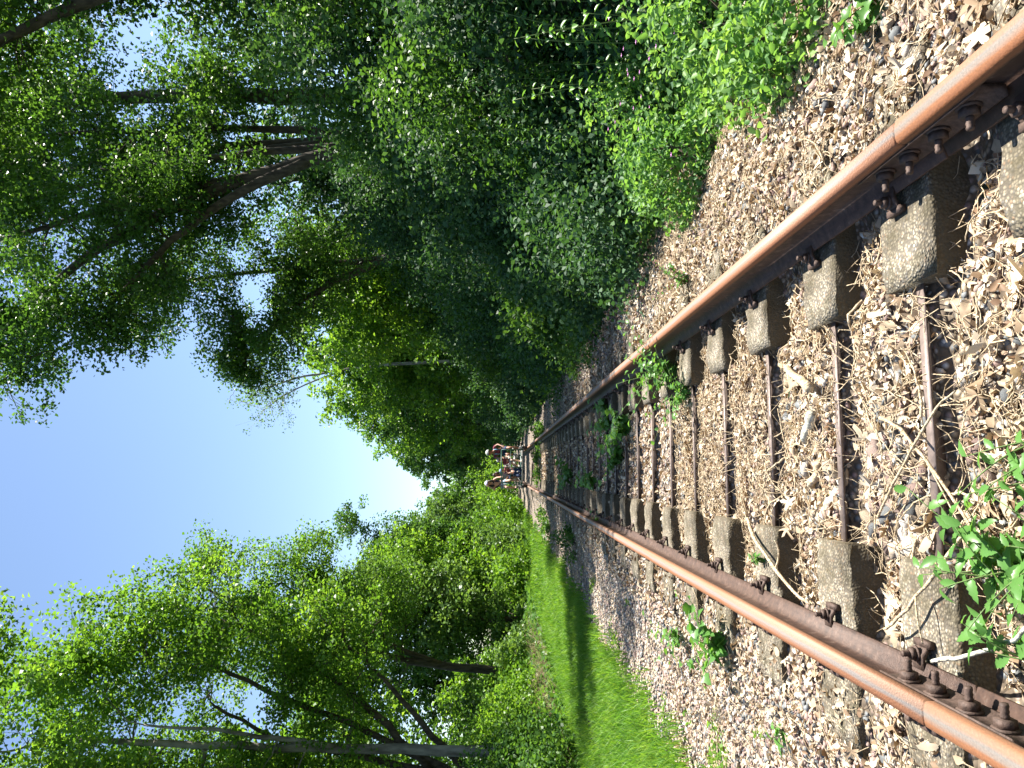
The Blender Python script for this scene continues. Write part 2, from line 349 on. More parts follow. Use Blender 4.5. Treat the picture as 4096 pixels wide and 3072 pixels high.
def hexbolt(g, c, axis, r=0.02, h=0.02, stud=0.03, rs=0.0105):
    c = np.array(c, float); a = np.array(axis, float)
    g.tube([c, c + a * h * 0.25], [r * 1.25, r * 1.25], 12); g.tube([c + a * h * 0.25, c + a * h], [r, r], 6)
    if stud:
        P = []; R = []
        for q in range(7): P.append(c + a * (h + stud * q / 6)); R.append(rs * (1.0 if q % 2 else 0.86))
        g.tube(P, R, 8)
for s in (-1, 1):
    jj = JY + (0.022 if s < 0 else -0.012)
    for d in (-1, 1):          # fishplates inside and outside the web
        g = Geo(); x0 = s * RX + d * 0.0075
        pr = [(0, .034), (.030, .027), (.031, .034), (.017, .050), (.017, .092), (.027, .108), (.027, .113), (.004, .106), (0, .1)]
        L = 0.56; pp = [(x0 + d * a, c + 0.0105) for a, c in pr]; kk = len(pp)
        V = [[a, jj - L / 2, c] for a, c in pp] + [[a, jj + L / 2, c] for a, c in pp]
        F = [list(range(kk)), list(range(kk, 2 * kk))[::-1]] + [[i, kk + i, kk + (i + 1) % kk, (i + 1) % kk] for i in range(kk)]
        g.raw(V, F); fp = g.build('fishplate', M['rust']); fp.parent = rails[s, 0]; fp.matrix_parent_inverse = Matrix.Translation(-rails[s, 0].location)
        inner = (d == -s)
        for q in (-.2, -.07, .07, .2):
            gb = Geo()
            hexbolt(gb, (x0 + d * 0.0172, jj + q, 0.0815), (d, 0, 0), 0.024, 0.026 if inner else 0.014, 0.034 if inner else 0)
            o = gb.build('bolt', M['rust'], fp)
# dirt and crumbs lying on the inner foot of the left rail
def crumbs(name, xr, yr, n, size, zf, mat, parent, kind='stuff', seed=1):
    R = np.random.default_rng(seed); P = np.stack([R.uniform(*xr, n), yr[0] + (yr[1] - yr[0]) * R.uniform(0, 1, n) ** 1.6, np.zeros(n)], -1); P[:, 2] = zf(P[:, 0], P[:, 1])
    return stones_mesh(name, P, R.uniform(*size, n), mat, parent, R, lo=True, kind=kind)

# unit stones
def unit_stone(seed, lo=False):
    R = np.random.default_rng(seed)
    if lo:
        v = np.array([[1, 0, 0], [-1, 0, 0], [0, 1, 0], [0, -1, 0], [0, 0, 1], [0, 0, -1]], float)
        f = np.array([[0, 2, 4], [2, 1, 4], [1, 3, 4], [3, 0, 4], [2, 0, 5], [1, 2, 5], [3, 1, 5], [0, 3, 5]])
    else:
        p = (1 + 5 ** .5) / 2
        v = np.array([[-1, p, 0], [1, p, 0], [-1, -p, 0], [1, -p, 0], [0, -1, p], [0, 1, p], [0, -1, -p], [0, 1, -p], [p, 0, -1], [p, 0, 1], [-p, 0, -1], [-p, 0, 1]]) / math.sqrt(1 + p * p)
        f = np.array([[0, 11, 5], [0, 5, 1], [0, 1, 7], [0, 7, 10], [0, 10, 11], [1, 5, 9], [5, 11, 4], [11, 10, 2], [10, 7, 6], [7, 1, 8], [3, 9, 4], [3, 4, 2], [3, 2, 6], [3, 6, 8], [3, 8, 9], [4, 9, 5], [2, 4, 11], [6, 2, 10], [8, 6, 7], [9, 8, 1]])
    v = v * R.uniform(0.62, 1.2, (len(v), 1)) + R.normal(0, 0.13, v.shape)
    v = v * np.array([R.uniform(1.05, 1.4), R.uniform(.7, 1.0), R.uniform(.45, .7)]); return v, f
UST = [unit_stone(i) for i in range(14)]; UST_LO = [unit_stone(i, True) for i in range(14)]

def rot_mats(R, n, tilt=0.5):
    a = R.uniform(0, 6.283, n); b = R.normal(0, tilt, n); c = R.normal(0, tilt, n)
    ca, sa, cb, sb, cc, s2 = np.cos(a), np.sin(a), np.cos(b), np.sin(b), np.cos(c), np.sin(c); z = np.zeros(n); o = np.ones(n)
    Rz = np.stack([ca, -sa, z, sa, ca, z, z, z, o], -1).reshape(n, 3, 3); Ry = np.stack([cb, z, sb, z, o, z, -sb, z, cb], -1).reshape(n, 3, 3); Rx = np.stack([o, z, z, z, cc, -s2, z, s2, cc], -1).reshape(n, 3, 3)
    return Rz @ Ry @ Rx

def stones_mesh(name, P, S, mat, parent, R, lo=False, kind='stuff'):
    U = UST_LO if lo else UST; V = []; F = []; A = []; off = 0; k = R.integers(0, len(U), len(P)); Rm = rot_mats(R, len(P), 0.35); rr = R.uniform(0, 1, len(P))
    for i, (uv, uf) in enumerate(U):
        m_ = k == i; n = m_.sum()
        if not n: continue
        v = np.einsum('nij,kj->nki', Rm[m_], uv) * S[m_][:, None, None] + P[m_][:, None]
        f = uf[None] + (np.arange(n) * len(uv))[:, None, None] + off
        V.append(v.reshape(-1, 3)); F.append(f.reshape(-1, 3)); A.append(np.repeat(rr[m_], len(uf))); off += n * len(uv)
    o = add_mesh(name, np.concatenate(V), np.concatenate(F), mat, parent, rnd=np.concatenate(A)); o['kind'] = kind; return o

tnY = math.tan(rad(27.1))
def infov(x, y, mg=0.6):
    dx = x - CAM.x; xc = dx * cR.x + y * cR.y; zc = dx * cF.x + y * cF.y
    return (np.abs(xc) < zc * 0.512 + mg) & (zc > 1.1)

def under_sleeper(x, y, mg=0.0):
    ax = np.abs(x); d = np.min(np.abs(y[:, None] - SL[None]), axis=1) if len(y) < 400000 else 0
    return (ax > BLK_IN - mg) & (ax < BLK_OUT + mg) & (d < BLK_W / 2 + mg)
def near_rail(x, mg=0.075): return np.abs(np.abs(x) - RX) < mg

def in_slot(x, y):
    i = np.clip(np.searchsorted(SL, y), 1, len(SL) - 1); dn = SL[i] - y; db = y - SL[i - 1]
    inn = np.abs(x) < BLK_IN
    return (inn & ((dn < .15) | (db < .02))) | (~inn & (np.abs(x) < 1.15) & (dn > .13) & (dn < .25) & (np.abs(x) < .95))
def scatter(n, x0, x1, y0, y1, R, mg=0.6):
    x = R.uniform(x0, x1, n); y = R.uniform(y0, y1, n); k = infov(x, y, mg) & ~near_rail(x) & ~under_sleeper(x, y, -0.01) & ~(in_slot(x, y) & (R.uniform(0, 1, n) < .93))
    return x[k], y[k]

R = np.random.default_rng(21)
bx, by, bs = [], [], []
for (n, x0, x1, y0, y1, s0, s1) in [
        (13500, -2.3, -1.1, 1.6, 5.0, .009, .021), (9000, -1.15, 1.2, 1.0, 4.5, .009, .024), (3600, 1.0, 2.3, 1.4, 5.0, .009, .028)]:
    x, y = scatter(n, x0, x1, y0, y1, R); bx.append(x); by.append(y); bs.append(R.uniform(0, 1, len(x)) ** 1.7 * (s1 - s0) + s0)
bx, by, bs = map(np.concatenate, (bx, by, bs))
# a patch of bigger clean stones between the rails and by the joint
n = 420; px_ = R.normal(-0.22, 0.17, n); py_ = R.normal(2.55, 0.28, n); k = ~under_sleeper(px_, py_, 0.0) & (np.abs(px_) < 0.66) & ~in_slot(px_, py_)
bx = np.concatenate([bx, px_[k]]); by = np.concatenate([by, py_[k]]); bs = np.concatenate([bs, R.uniform(.018, .040, k.sum())])
bz_ = gz(bx, by) + bs * R.uniform(-0.1, 0.55, len(bx))
big = np.argsort(-(bs / np.maximum(by, 1.6)))[:300]
mask = np.ones(len(bx), bool); mask[big] = False
P = np.stack([bx, by, bz_], -1)
stones_mesh('gravel', P[mask], bs[mask], M['gravel'], ballast, R)
SME = [add_mesh('stone', v, f, M['stone'], link=False) for v, f in UST[:8]]
for i in big:
    link_mesh('stone', SME[i % 8], ballast, P[i], (R.normal(0, .3), R.normal(0, .3), R.uniform(0, 6.28)), (bs[i],) * 3)
bx, by, bs = [], [], []
for (n, x0, x1, y0, y1, s0, s1) in [
        (15000, -2.35, -1.0, 5.0, 12, .011, .026), (6500, -1.1, 1.1, 4.5, 12, .012, .028), (8500, 1.0, 2.3, 5.0, 12, .011, .026),
        (7000, -2.35, 2.2, 12, 26, .018, .038)]:
    x, y = scatter(n, x0, x1, y0, y1, R); bx.append(x); by.append(y); bs.append(R.uniform(0, 1, len(x)) ** 1.5 * (s1 - s0) + s0)
bx, by, bs = map(np.concatenate, (bx, by, bs))
stones_mesh('gravel', np.stack([bx, by, gz(bx, by) + bs * .2], -1), bs, M['gravel'], ballast, R, lo=True)
crumbs('grit', (-RX + 0.014, -RX + 0.05), (2.2, 14), 3800, (.002, .005), lambda x, y: 0.036 - (x + RX) * 0.35, M['ballast'], rails[-1, 1], seed=5)

# ------------------------------------------------------------------ sleepers
def block_mesh(seed, lo=False):
    """one concrete block: trapezoid section, chamfered, worn uneven edges"""
    R = np.random.default_rng(seed); nx, ny = (14, 9) if not lo else (3, 5)
    L = BLK_OUT - BLK_IN; V = []; F = []
    xs_ = np.linspace(0, 1, nx); prof_y = np.array([-1.04, -1.0, -0.975, -0.93, 0, 0.93, 0.975, 1.0, 1.04]) if not lo else np.array([-1.0, -.9, 0, .9, 1.0])
    prof_z = np.array([-.24, -.045, -.010, -.001, 0, -.001, -.010, -.045, -.24]) if not lo else np.array([-.2, -.01, 0, -.01, -.2])
    ends = [0.0, 1.0]
    for a, t in enumerate(xs_):
        x = BLK_IN + t * L
        for k_ in range(len(prof_y)):
            yy = prof_y[k_] * BLK_W / 2 * (1 + (0.12 if prof_z[k_] < -.2 else 0)); z = prof_z[k_]
            e = min(t, 1 - t) * L
            if e < 0.02: z = min(z, z - 0.012)
            if not lo:
                j = 0.006 if 0 < a < nx - 1 else 0.009
                yy += R.normal(0, j) * (abs(prof_y[k_]) > .7); z += R.normal(0, 0.003) - 0.004 * (abs(x - RX) < .1)
            V.append([x, yy, z])
    m_ = len(prof_y)
    for a in range(nx - 1):
        for k_ in range(m_ - 1): F.append([a * m_ + k_, (a + 1) * m_ + k_, (a + 1) * m_ + k_ + 1, a * m_ + k_ + 1])
    F = np.array(F); g = Geo(); g.v.append(np.array(V)); g.n = len(V); g.q.append(F)
    g.ng.append(list(range(m_))); g.ng.append([(nx - 1) * m_ + q for q in range(m_)][::-1])
    return g
BL = [block_mesh(i).build('concrete_block', M['concrete'], link=False) for i in range(4)]
BLL = block_mesh(9, True).build('concrete_block', M['concrete'], link=False)
def mirror(me):
    m2 = me.copy(); m2.transform(Matrix.Scale(-1, 4, (1, 0, 0))); m2.flip_normals(); return m2
BR = BL; BLm = [mirror(q) for q in BL]; BLLm = mirror(BLL)
g = Geo(); g.box((0, 0, -.052), (2 * BLK_IN + .04, .036, .006)); g.box((0, .0155, -.0775), (2 * BLK_IN + .04, .005, .045))
TIE = g.build('tie_bar', M['tie'], link=False)
def clip_mesh(sg):          # a sprung clip plate holding the rail foot
    g = Geo(); x = RX + sg * .075
    g.raw([[x - sg * .035, -.028, .026], [x + sg * .012, -.028, .030], [x + sg * .045, -.028, .006], [x + sg * .045, -.028, -.001], [x - .002 * sg, -.028, .020], [x - sg * .035, -.028, .021],
           [x - sg * .035, .028, .026], [x + sg * .012, .028, .030], [x + sg * .045, .028, .006], [x + sg * .045, .028, -.001], [x - .002 * sg, .028, .020], [x - sg * .035, .028, .021]],
          [[0, 1, 2, 3, 4, 5], [6, 11, 10, 9, 8, 7]] + [[i, 6 + i, 6 + (i + 1) % 6, (i + 1) % 6] for i in range(6)])
    g.box((x + sg * .04, 0, .006), (.02, .075, .02)); me = g.build('rail_clip', M['rust'], link=False)
    h = Geo(); hexbolt(h, (x + sg * .012, 0, .030), (0, 0, 1), .018, .02, .022, .0095); return me, h.build('nut', M['rust'], link=False)
CL = {1: clip_mesh(1), -1: clip_mesh(-1)}; CLm = {k: (mirror(a), mirror(b)) for k, (a, b) in CL.items()}
ords = ['nearest', 'second', 'third', 'fourth', 'fifth', 'sixth', 'seventh', 'eighth', 'ninth', 'tenth', 'eleventh', 'twelfth', 'thirteenth', 'fourteenth', 'fifteenth', 'sixteenth']
vis = [y for y in SLEEPERS if 1.3 < y < 31]
for i, y in enumerate(vis):
    lab = (f'{ords[i]} sleeper from the photographer, two pebbly concrete blocks joined by a rusty tie bar' if i < 16 else
           'distant concrete sleeper in the shaded track, its blocks half sunk in ballast')
    r_ = empty('railway_sleeper', (0, y, 0), lab, 'sleeper', 'concrete sleepers under the track')
    near = y < 9
    jx = random.uniform(-.012, .012); tz = random.uniform(-.006, .0)
    for s in (1, -1):
        me = (BR if s > 0 else BLm)[i % 4] if near else (BLL if s > 0 else BLLm)
        b_ = link_mesh('concrete_block', me, r_, (jx, 0, tz), (0, 0, random.uniform(-.01, .01) if near else 0))
        if y < 16:
            for d in (1, -1):
                c_, n_ = (CL if s > 0 else CLm)[d]
                k_ = link_mesh('rail_clip', c_, r_, (0, random.uniform(-.01, .01), 0)); link_mesh('nut', n_, k_)
    link_mesh('tie_bar', TIE, r_, (0, 0.0, 0), (0, 0, random.uniform(-.008, .008)))

# ------------------------------------------------------------------ leaves
def leaf_arrays(P, D, Nn, L, W, kind='q'):
    """P centres, D long axis, Nn normal; kind q: folded diamond, h: six-sided blade"""
    D = D / (np.linalg.norm(D, axis=1)[:, None] + 1e-9); S = np.cross(D, Nn); S /= np.linalg.norm(S, axis=1)[:, None] + 1e-9
    Nn = np.cross(S, D); L = L[:, None]; W = W[:, None]; n = len(P)
    if kind == 'q':
        v = np.stack([P - D * L / 2, P + S * W / 2 + Nn * W * .18 - D * L * .05, P + D * L / 2 - Nn * L * .1, P - S * W / 2 + Nn * W * .18 - D * L * .05], 1)
        f = np.arange(n * 4).reshape(n, 4); return v.reshape(-1, 3), f
    v = np.stack([P - D * L / 2, P + S * W / 2 + Nn * W * .15 - D * L * .22, P + S * W * .42 + Nn * W * .1 + D * L * .15, P + D * L / 2 - Nn * L * .15,
                  P - S * W * .42 + Nn * W * .1 + D * L * .15, P - S * W / 2 + Nn * W * .15 - D * L * .22], 1)
    b_ = np.arange(n)[:, None] * 6
    f = np.stack([b_ + np.array([[0, 1, 2, 3]]), b_ + np.array([[0, 3, 4, 5]])], 1).reshape(-1, 4); return v.reshape(-1, 3), f

def leaves_obj(name, C, spread, per, size, mat, parent, R, kind='q', aspect=0.7, up=0.7, flat=1.0, shade=None):
    """per leaves round every clump centre C"""
    n = len(C) * per; base = np.repeat(C, per, 0); sp = np.repeat(spread, per)[:, None] if not np.isscalar(spread) else spread
    q_ = R.normal(0, 1, (n, 3)); q_ /= np.linalg.norm(q_, axis=1)[:, None]; P = base + q_ * (R.uniform(0, 1, n) ** .45 * 1.55)[:, None] * np.array([1, 1, flat]) * sp
    D = R.normal(0, 1, (n, 3)); D[:, 2] = D[:, 2] * .5 - .25
    Nn = R.normal(0, 1, (n, 3)); Nn /= np.linalg.norm(Nn, axis=1)[:, None]; Nn[:, 2] += up
    L = R.uniform(.7, 1.25, n) * size
    v, f = leaf_arrays(P, D, Nn, L, L * aspect * R.uniform(.8, 1.15, n), kind)
    clump = np.repeat(R.uniform(-.3, .3, len(C)), per)
    rr = np.clip(R.uniform(0.1, .9, n) * .6 + .2 + clump, 0, 1)
    if kind == 'h': rr = np.repeat(rr, 2)
    o = add_mesh(name, v, f, mat, parent, rnd=rr); o['kind'] = 'stuff'; return o

def bez(a, b, c, n):
    t = np.linspace(0, 1, n)[:, None]; return (1 - t) ** 2 * a + 2 * t * (1 - t) * b + t * t * c

def ell_targets(R, ells, n, gap=0.25, seed=0, shell=0.55, front=None):
    """points in ellipsoids, denser near the skin, with noise-cut gaps and an uneven outline"""
    out = []; vol = np.array([r[0] * r[1] * r[2] for _, r in ells]) ** .8; vol /= vol.sum()
    for (c, r), vv in zip(ells, vol):
        k = int(n * vv * 1.9) + 4; d = R.normal(0, 1, (k, 3)); d /= np.linalg.norm(d, axis=1)[:, None]
        rr = R.uniform(0, 1, k) ** (shell) ; p = np.array(c) + d * rr[:, None] * np.array(r)
        # lumps on the outline
        keep = []
        for q in p:
            a = noise.noise(Vector(q) * 0.55 + Vector((seed * 3.1, 0, 0))) + .5 * noise.noise(Vector(q) * 1.3 + Vector((0, seed * 1.7, 5)))
            keep.append(a > -gap)
        p = p[np.array(keep)]
        lump = np.array([noise.noise(Vector(q) * 0.8 + Vector((0, 0, seed))) for q in p])
        p = np.array(c) + (p - np.array(c)) * (1 + .28 * lump[:, None])
        out.append(p[:int(n * vv)])
    return np.concatenate(out)

DENS = 1.75
def tree(name, label, cat, group, stems, ells, ntar, per, lsize, mat, bark, seed, spread=.3, nlimb=14, gap=.25, kind='q', aspect=.7, up=.7, shell=.55, twig_r=.012, dead=0, flat=.8, droop=0):
    """stems: list of (points, r0, r1) in world space. Trunks, limbs, twigs, then leaf clumps at the twig ends."""
    per = int(per * DENS); R = np.random.default_rng(seed); base = np.array(stems[0][0][0], float)
    root = empty(name, base, label, cat, group)
    S = []; SR = []
    def part(nm, G, mt_):
        for i_ in range(len(G.v)): G.v[i_] = G.v[i_] - base
        return G.build(nm, mt_, root, smooth_sh=True)
    for si, (pts, r0, r1) in enumerate(stems):
        pts = np.array(pts, float); m_ = 5 * (len(pts) - 1) + 1; t = np.linspace(0, len(pts) - 1, m_); tt = np.arange(len(pts))
        pp = np.stack([np.interp(t, tt, pts[:, a]) for a in range(3)], -1)
        for _ in range(3): pp[1:-1] = (pp[:-2] + 2 * pp[1:-1] + pp[2:]) / 4
        pp[1:-1] += R.normal(0, .025, (m_ - 2, 3)) * min(1, r0 * 8)
        rr = np.linspace(r0, r1, m_) ; G = Geo(); G.tube(pp, rr, 9); part('trunk', G, bark)
        S += list(pp[2:]); SR += list(rr[2:])
    T = ell_targets(R, ells, ntar, gap, seed, shell)
    S = list(S); order = R.permutation(len(T))
    limb_idx = order[:nlimb]; G2 = Geo(); clumps = []
    SA = np.array(S); SRA = np.array(SR)
    for q, ti in enumerate(order):
        t_ = T[ti]; dz = SA[:, 2] - t_[2]
        cost = np.linalg.norm(SA - t_, axis=1) + .8 * np.maximum(0, dz) + (0 if q >= nlimb else .0)
        j = int(np.argmin(cost)); s_ = SA[j]; d = t_ - s_; L = np.linalg.norm(d)
        if q < nlimb:
            mid = s_ + d * .45 + np.array([0, 0, .16 * L]) + R.normal(0, .07 * L, 3); pp = bez(s_, mid, t_, 8); pp[1:-1] += R.normal(0, .02 * L, (6, 3))
            r0 = min(SRA[j] * .6, .012 + .014 * L); rr = np.linspace(r0, .012, 8); G = Geo(); G.tube(pp, rr, 6); part('limb', G, bark)
            SA = np.concatenate([SA, pp[2:]]); SRA = np.concatenate([SRA, rr[2:]])
        else:
            mid = s_ + d * .5 + np.array([0, 0, .12 * L]) + R.normal(0, .1 * L, 3); pp = bez(s_, mid, t_, 4)
            r0 = min(SRA[j] * .5, .005 + twig_r * L); G2.tube(pp, np.linspace(r0, .004, 4), 3, cap=False)
            if L > .8 and q % 3 == 0: SA = np.concatenate([SA, pp[2:3]]); SRA = np.concatenate([SRA, [r0 * .6]])
    part('twigs', G2, bark)['kind'] = 'stuff'
    C = T[R.uniform(0, 1, len(T)) > dead] - base
    o = leaves_obj('crown', C, spread * R.uniform(.6, 1.25, len(C)), per, lsize, mat, root, R, kind, aspect, up, flat)
    return root

# ------------------------------------------------------------------ trees
D_, MI, BRI, PA = M['leaf_dark'], M['leaf_mid'], M['leaf_bright'], M['leaf_pale']
G_R = 'trees leaning over the right bank'; G_L = 'trees along the left path'
def st(x, y, *pts, r=(.12, .04), dz=0):
    return ([(x, y, g1(x, y) - .1 + dz)] + [tuple(p) for p in pts], r[0], r[1])

# right side, near to far
tree('broadleaf_tree', 'dark broadleaf tree at the top right corner, its leaning limb crossing bare sky', 'tree', G_R,
     [st(9.3, 11.5, (8.9, 11.5, 5), (7.4, 11.6, 8.2), (6.2, 11.4, 10.2), r=(.18, .06)), st(9.4, 12.2, (9.8, 12.5, 8), (9.5, 12.6, 12), r=(.14, .05))],
     [((8.0, 11.8, 9.6), (2.0, 1.7, 1.8)), ((9.6, 12, 6.6), (1.6, 1.7, 1.7)), ((6.6, 10.6, 10.9), (1.2, 1.2, 1.0)), ((4.8, 10.9, 9.9), (1.7, 1.8, 1.1))], 680, 30, .095, MI, M['bark'], 11, gap=.12, nlimb=14)  # last crown lobe hangs out of view, added to shade the track
tree('ash_tree', 'tall tree with a straight dark forked trunk rising against the sky on the right', 'tree', G_R,
     [st(9.7, 19, (9.75, 19, 7), (9.7, 19, 11.6), (9.3, 19, 15), (9.0, 19, 18), r=(.24, .09)), ([(9.7, 19, 11.4), (10.2, 19.1, 13.4), (10.3, 19.2, 17)], .13, .06)],
     [((9.2, 19, 13.6), (3.0, 2.6, 3.4)), ((10.0, 19, 8.4), (2.2, 2.4, 2.2))], 600, 30, .115, MI, M['bark'], 12, gap=.1, nlimb=18)
tree('alder_tree', 'slender dark tree with three upright stems behind the right bank', 'tree', G_R,
     [st(7.6, 17.2, (7.7, 17.2, 6), (7.3, 17.4, 10), (6.9, 17.6, 14), r=(.16, .04)), st(7.9, 17.6, (8.2, 17.6, 7), (8.0, 17.6, 12), r=(.13, .04)),
      ([(7.7, 17.2, 5), (7.0, 17.1, 9), (5.9, 17, 13)], .12, .03)],
     [((7.4, 17.4, 9.5), (2.2, 2.2, 3.0)), ((6.4, 17.2, 13), (2.2, 2.2, 2.2))], 600, 30, .105, MI, M['bark'], 13, gap=.08, nlimb=18)
tree('ash_tree', 'big tree arching far out over the track, its leafy boughs hanging against the sky', 'tree', G_R,
     [st(7.0, 15, (6.4, 14.9, 4.6), (5.5, 14.9, 7.4), (4.0, 14.8, 9.7), (2.5, 14.8, 11.2), r=(.2, .05)), ([(6.3, 14.9, 5), (5.2, 14.6, 6.9), (3.8, 14.4, 8.2), (2.3, 14.2, 9.2)], .12, .025),
      ([(5.8, 14.9, 6.6), (5.3, 15.2, 9.4), (4.4, 15.4, 12.4)], .12, .03), ([(6.6, 15, 4.2), (6.5, 15.3, 7), (6.3, 15.6, 9.8)], .1, .03)],
     [((4.0, 14.8, 9.6), (2.0, 2.0, 2.0)), ((2.6, 14.6, 10.6), (1.75, 1.9, 1.8)), ((5.6, 15, 7.6), (1.5, 1.9, 1.6)), ((5.8, 14.6, 11.4), (2.0, 2.4, 1.5)), ((2.6, 14.3, 8.6), (1.0, 1.2, .8))],  # the high lobe nearest the trunk is added to shade the track
     1150, 26, .088, MI, M['bark'], 14, gap=.1, nlimb=34, spread=.24)
tree('alder_tree', 'dark arching tree whose lowest bough dips toward the track beyond the big one', 'tree', G_R,
     [st(6.5, 21, (6.1, 21, 4), (5.0, 21, 6.5), (3.6, 21, 8.0), (2.5, 21, 8.6), r=(.15, .03)), ([(5.9, 21, 4.6), (5.6, 21.2, 8), (5.2, 21.3, 11)], .1, .03)],
     [((4.0, 21, 8.0), (1.8, 2.0, 1.6)), ((5.6, 21, 7.2), (1.6, 2, 2.6)), ((2.8, 21, 8.7), (1.1, 1.4, .9)), ((5.4, 21, 11), (2, 2, 2))], 720, 30, .1, MI, M['bark'], 15, gap=.12, nlimb=20)
tree('bare_tree', 'thin grey half-bare tree with few leaves poking into the sky above the far crowns', 'tree', G_R,
     [st(5.0, 35, (4.9, 35, 6), (4.4, 35, 9.9), (3.7, 35, 12.2), r=(.1, .03)), ([(4.6, 35, 8.4), (3.7, 35, 10.8), (2.7, 35, 12.2)], .05, .015)],
     [((3.6, 35, 12.2), (2.0, 1.6, 1.9))], 220, 9, .1, PA, M['bark_grey'], 16, gap=.3, nlimb=18, dead=.35, spread=.22, twig_r=.016)
for i, (x, y, h, rx, mt_, lab) in enumerate([
        (6.4, 26, 9.6, 2.6, BRI, 'sunlit yellow-green tree over the deepest shade of the right bank'),
        (5.4, 37, 11.2, 2.6, BRI, 'rounded bright tree on the right, just left of the half-bare one'),
        (4.9, 43, 10.6, 2.7, MI, 'middle tree of the row stepping down the right side, leaning to the track'),
        (4.2, 51, 11.2, 2.9, BRI, 'farther leaning tree in the row on the right, green-gold at its crown'),
        (3.6, 60, 11.2, 3.0, MI, 'small distant tree on the right close to the notch of sky'),
        (2.2, 72, 10.6, 3.2, MI, 'farthest tree on the right, closing the notch of sky')]):
    b0 = g1(x, y)
    tree('broadleaf_tree', lab, 'tree', G_R, [st(x, y, (x - .1, y, b0 + h * .4), (x - .9, y, h * .85), r=(.14, .03))],
         [((x - .9, y, h * .72), (rx, 2.4, h * .26)), ((x - .2, y, h * .42), (rx * .95, 2.4, h * .24)), ((x + 1.2, y, h * .62), (2, 2.4, h * .3))],
         560, 22, .12 + .002 * y, mt_, M['bark'], 30 + i, gap=.32, nlimb=8, spread=.34)
# back rows closing the gaps above the right bank
for i, (x, y, h) in enumerate([(9.6, 8.2, 6.3), (11.5, 14.5, 8.0), (9.2, 23, 9.0), (9.0, 30, 9.0), (8.4, 38, 9.5), (8.5, 50, 11)]):
    b0 = g1(x, y)
    tree('broadleaf_tree', ['shaded tree low behind the nearest brambles at the picture\'s top edge', 'dense dark tree behind the fork-trunked one', 'dark tree filling the gap behind the arching bough',
         'shaded tree behind the bright rounded crown', 'dark back-row tree beyond the half-bare one', 'most distant dark back-row tree on the right'][i], 'tree', G_R,
         [st(x, y, (x, y, b0 + h * .5), (x - .4, y, h * .95), r=(.15, .04))], [((x - .2, y, h * .74), (2.7, 2.8, h * .3)), ((x, y, h * .42), (2.6, 2.7, h * .25))],
         520, 24, .12 + .0015 * y, D_, M['bark'], 50 + i, gap=.3, nlimb=8, spread=.34)

for i, (x, y, h, rx, lab) in enumerate([(10.6, 7.2, 10.2, 2.6, 'tall shading tree behind the bramble bank at the picture\'s top edge'), (10.4, 9.6, 10.6, 2.4, 'tall dense tree added to shade the bank beside the leaning limb'),  # trees added to cast shade on the bank, mostly out of view
        (10.2, 12.6, 11.4, 2.4, 'high dense crown added to shade the bank between leaning limb and forked trunk')]):
    tree('broadleaf_tree', lab, 'tree', G_R, [st(x, y, (x, y, h * .5), (x - .2, y, h * .95), r=(.18, .05))], [((x, y, h * .76), (rx, 2.6, h * .26)), ((x, y, h * .48), (rx, 2.6, h * .22))], 560, 22, .13, D_, M['bark'], 120 + i, gap=.4, nlimb=9, spread=.34)
# left side
tree('hazel_tree', 'near green tree at the lower left corner of the picture, cut by its edge', 'tree', G_L,
     [st(-6.2, 9.2, (-5.6, 9.2, 4), (-4.4, 9.4, 7.5), (-3.2, 9.6, 9.5), r=(.14, .03)), ([(-5.9, 9.2, 2), (-6.3, 9.6, 5), (-6.2, 10, 9)], .1, .03)],
     [((-4.2, 10.2, 8.4), (2.0, 1.8, 1.6)), ((-5.6, 10.2, 6.6), (1.7, 1.8, 2.0)), ((-2.9, 11, 8.9), (1.1, 1.2, .9))], 650, 32, .08, BRI, M['bark'], 61, gap=.15, nlimb=16, spread=.25)
tree('oak_tree', 'tree with a thick pale grey trunk along the lower left edge', 'tree', G_L,
     [st(-5.5, 15.2, (-5.5, 15.2, 3), (-5.4, 15.2, 6.2), (-5.25, 15.2, 9.6), r=(.12, .05)), ([(-5.45, 15.2, 4.2), (-5.0, 14.8, 6.2), (-4.8, 14.6, 7.8)], .06, .02)],
     [((-5.2, 14.6, 9.6), (2.4, 2.2, 1.8)), ((-6.4, 15, 7.0), (1.6, 1.8, 2.0)), ((-3.6, 14.4, 8.9), (1.3, 1.6, 1.0))], 520, 28, .09, BRI, M['bark_grey'], 62, gap=.2, nlimb=16, spread=.26)
tree('hazel_tree', 'spreading tree on the left whose dark limbs fan out in front of the sky', 'tree', G_L,
     [st(-6.6, 15.8, (-6.2, 15.9, 2.1), (-5.3, 16, 4.2), (-4.4, 16, 6.4), (-3.7, 16, 8.0), r=(.10, .025)), ([(-6.3, 15.9, 2.0), (-5.8, 16, 4.4), (-5.6, 16, 5.6), (-4.9, 16, 7.0)], .08, .03),
      ([(-6.1, 15.9, 2.6), (-4.8, 16.1, 4.1), (-3.8, 16.3, 5.6), (-3.2, 16.3, 7.2)], .09, .025), ([(-6.4, 15.8, 1.6), (-5.2, 15.8, 2.8), (-4.2, 15.8, 3.7), (-3.4, 15.8, 4.6)], .08, .02),
      ([(-6.4, 15.8, 1.4), (-6.6, 16, 4), (-6.9, 16.2, 7)], .1, .04)],
     [((-4.0, 16.2, 7.0), (2.0, 2.1, 2.0)), ((-5.8, 16.2, 5.6), (1.9, 2.1, 2.4)), ((-3.6, 16.2, 4.8), (1.3, 1.8, 1.5)), ((-2.9, 16.2, 8.3), (1.1, 1.2, .9)), ((-6.6, 16.2, 8.6), (1.6, 1.8, 1.4))],
     1150, 26, .082, BRI, M['bark'], 63, gap=.1, nlimb=34, spread=.24)
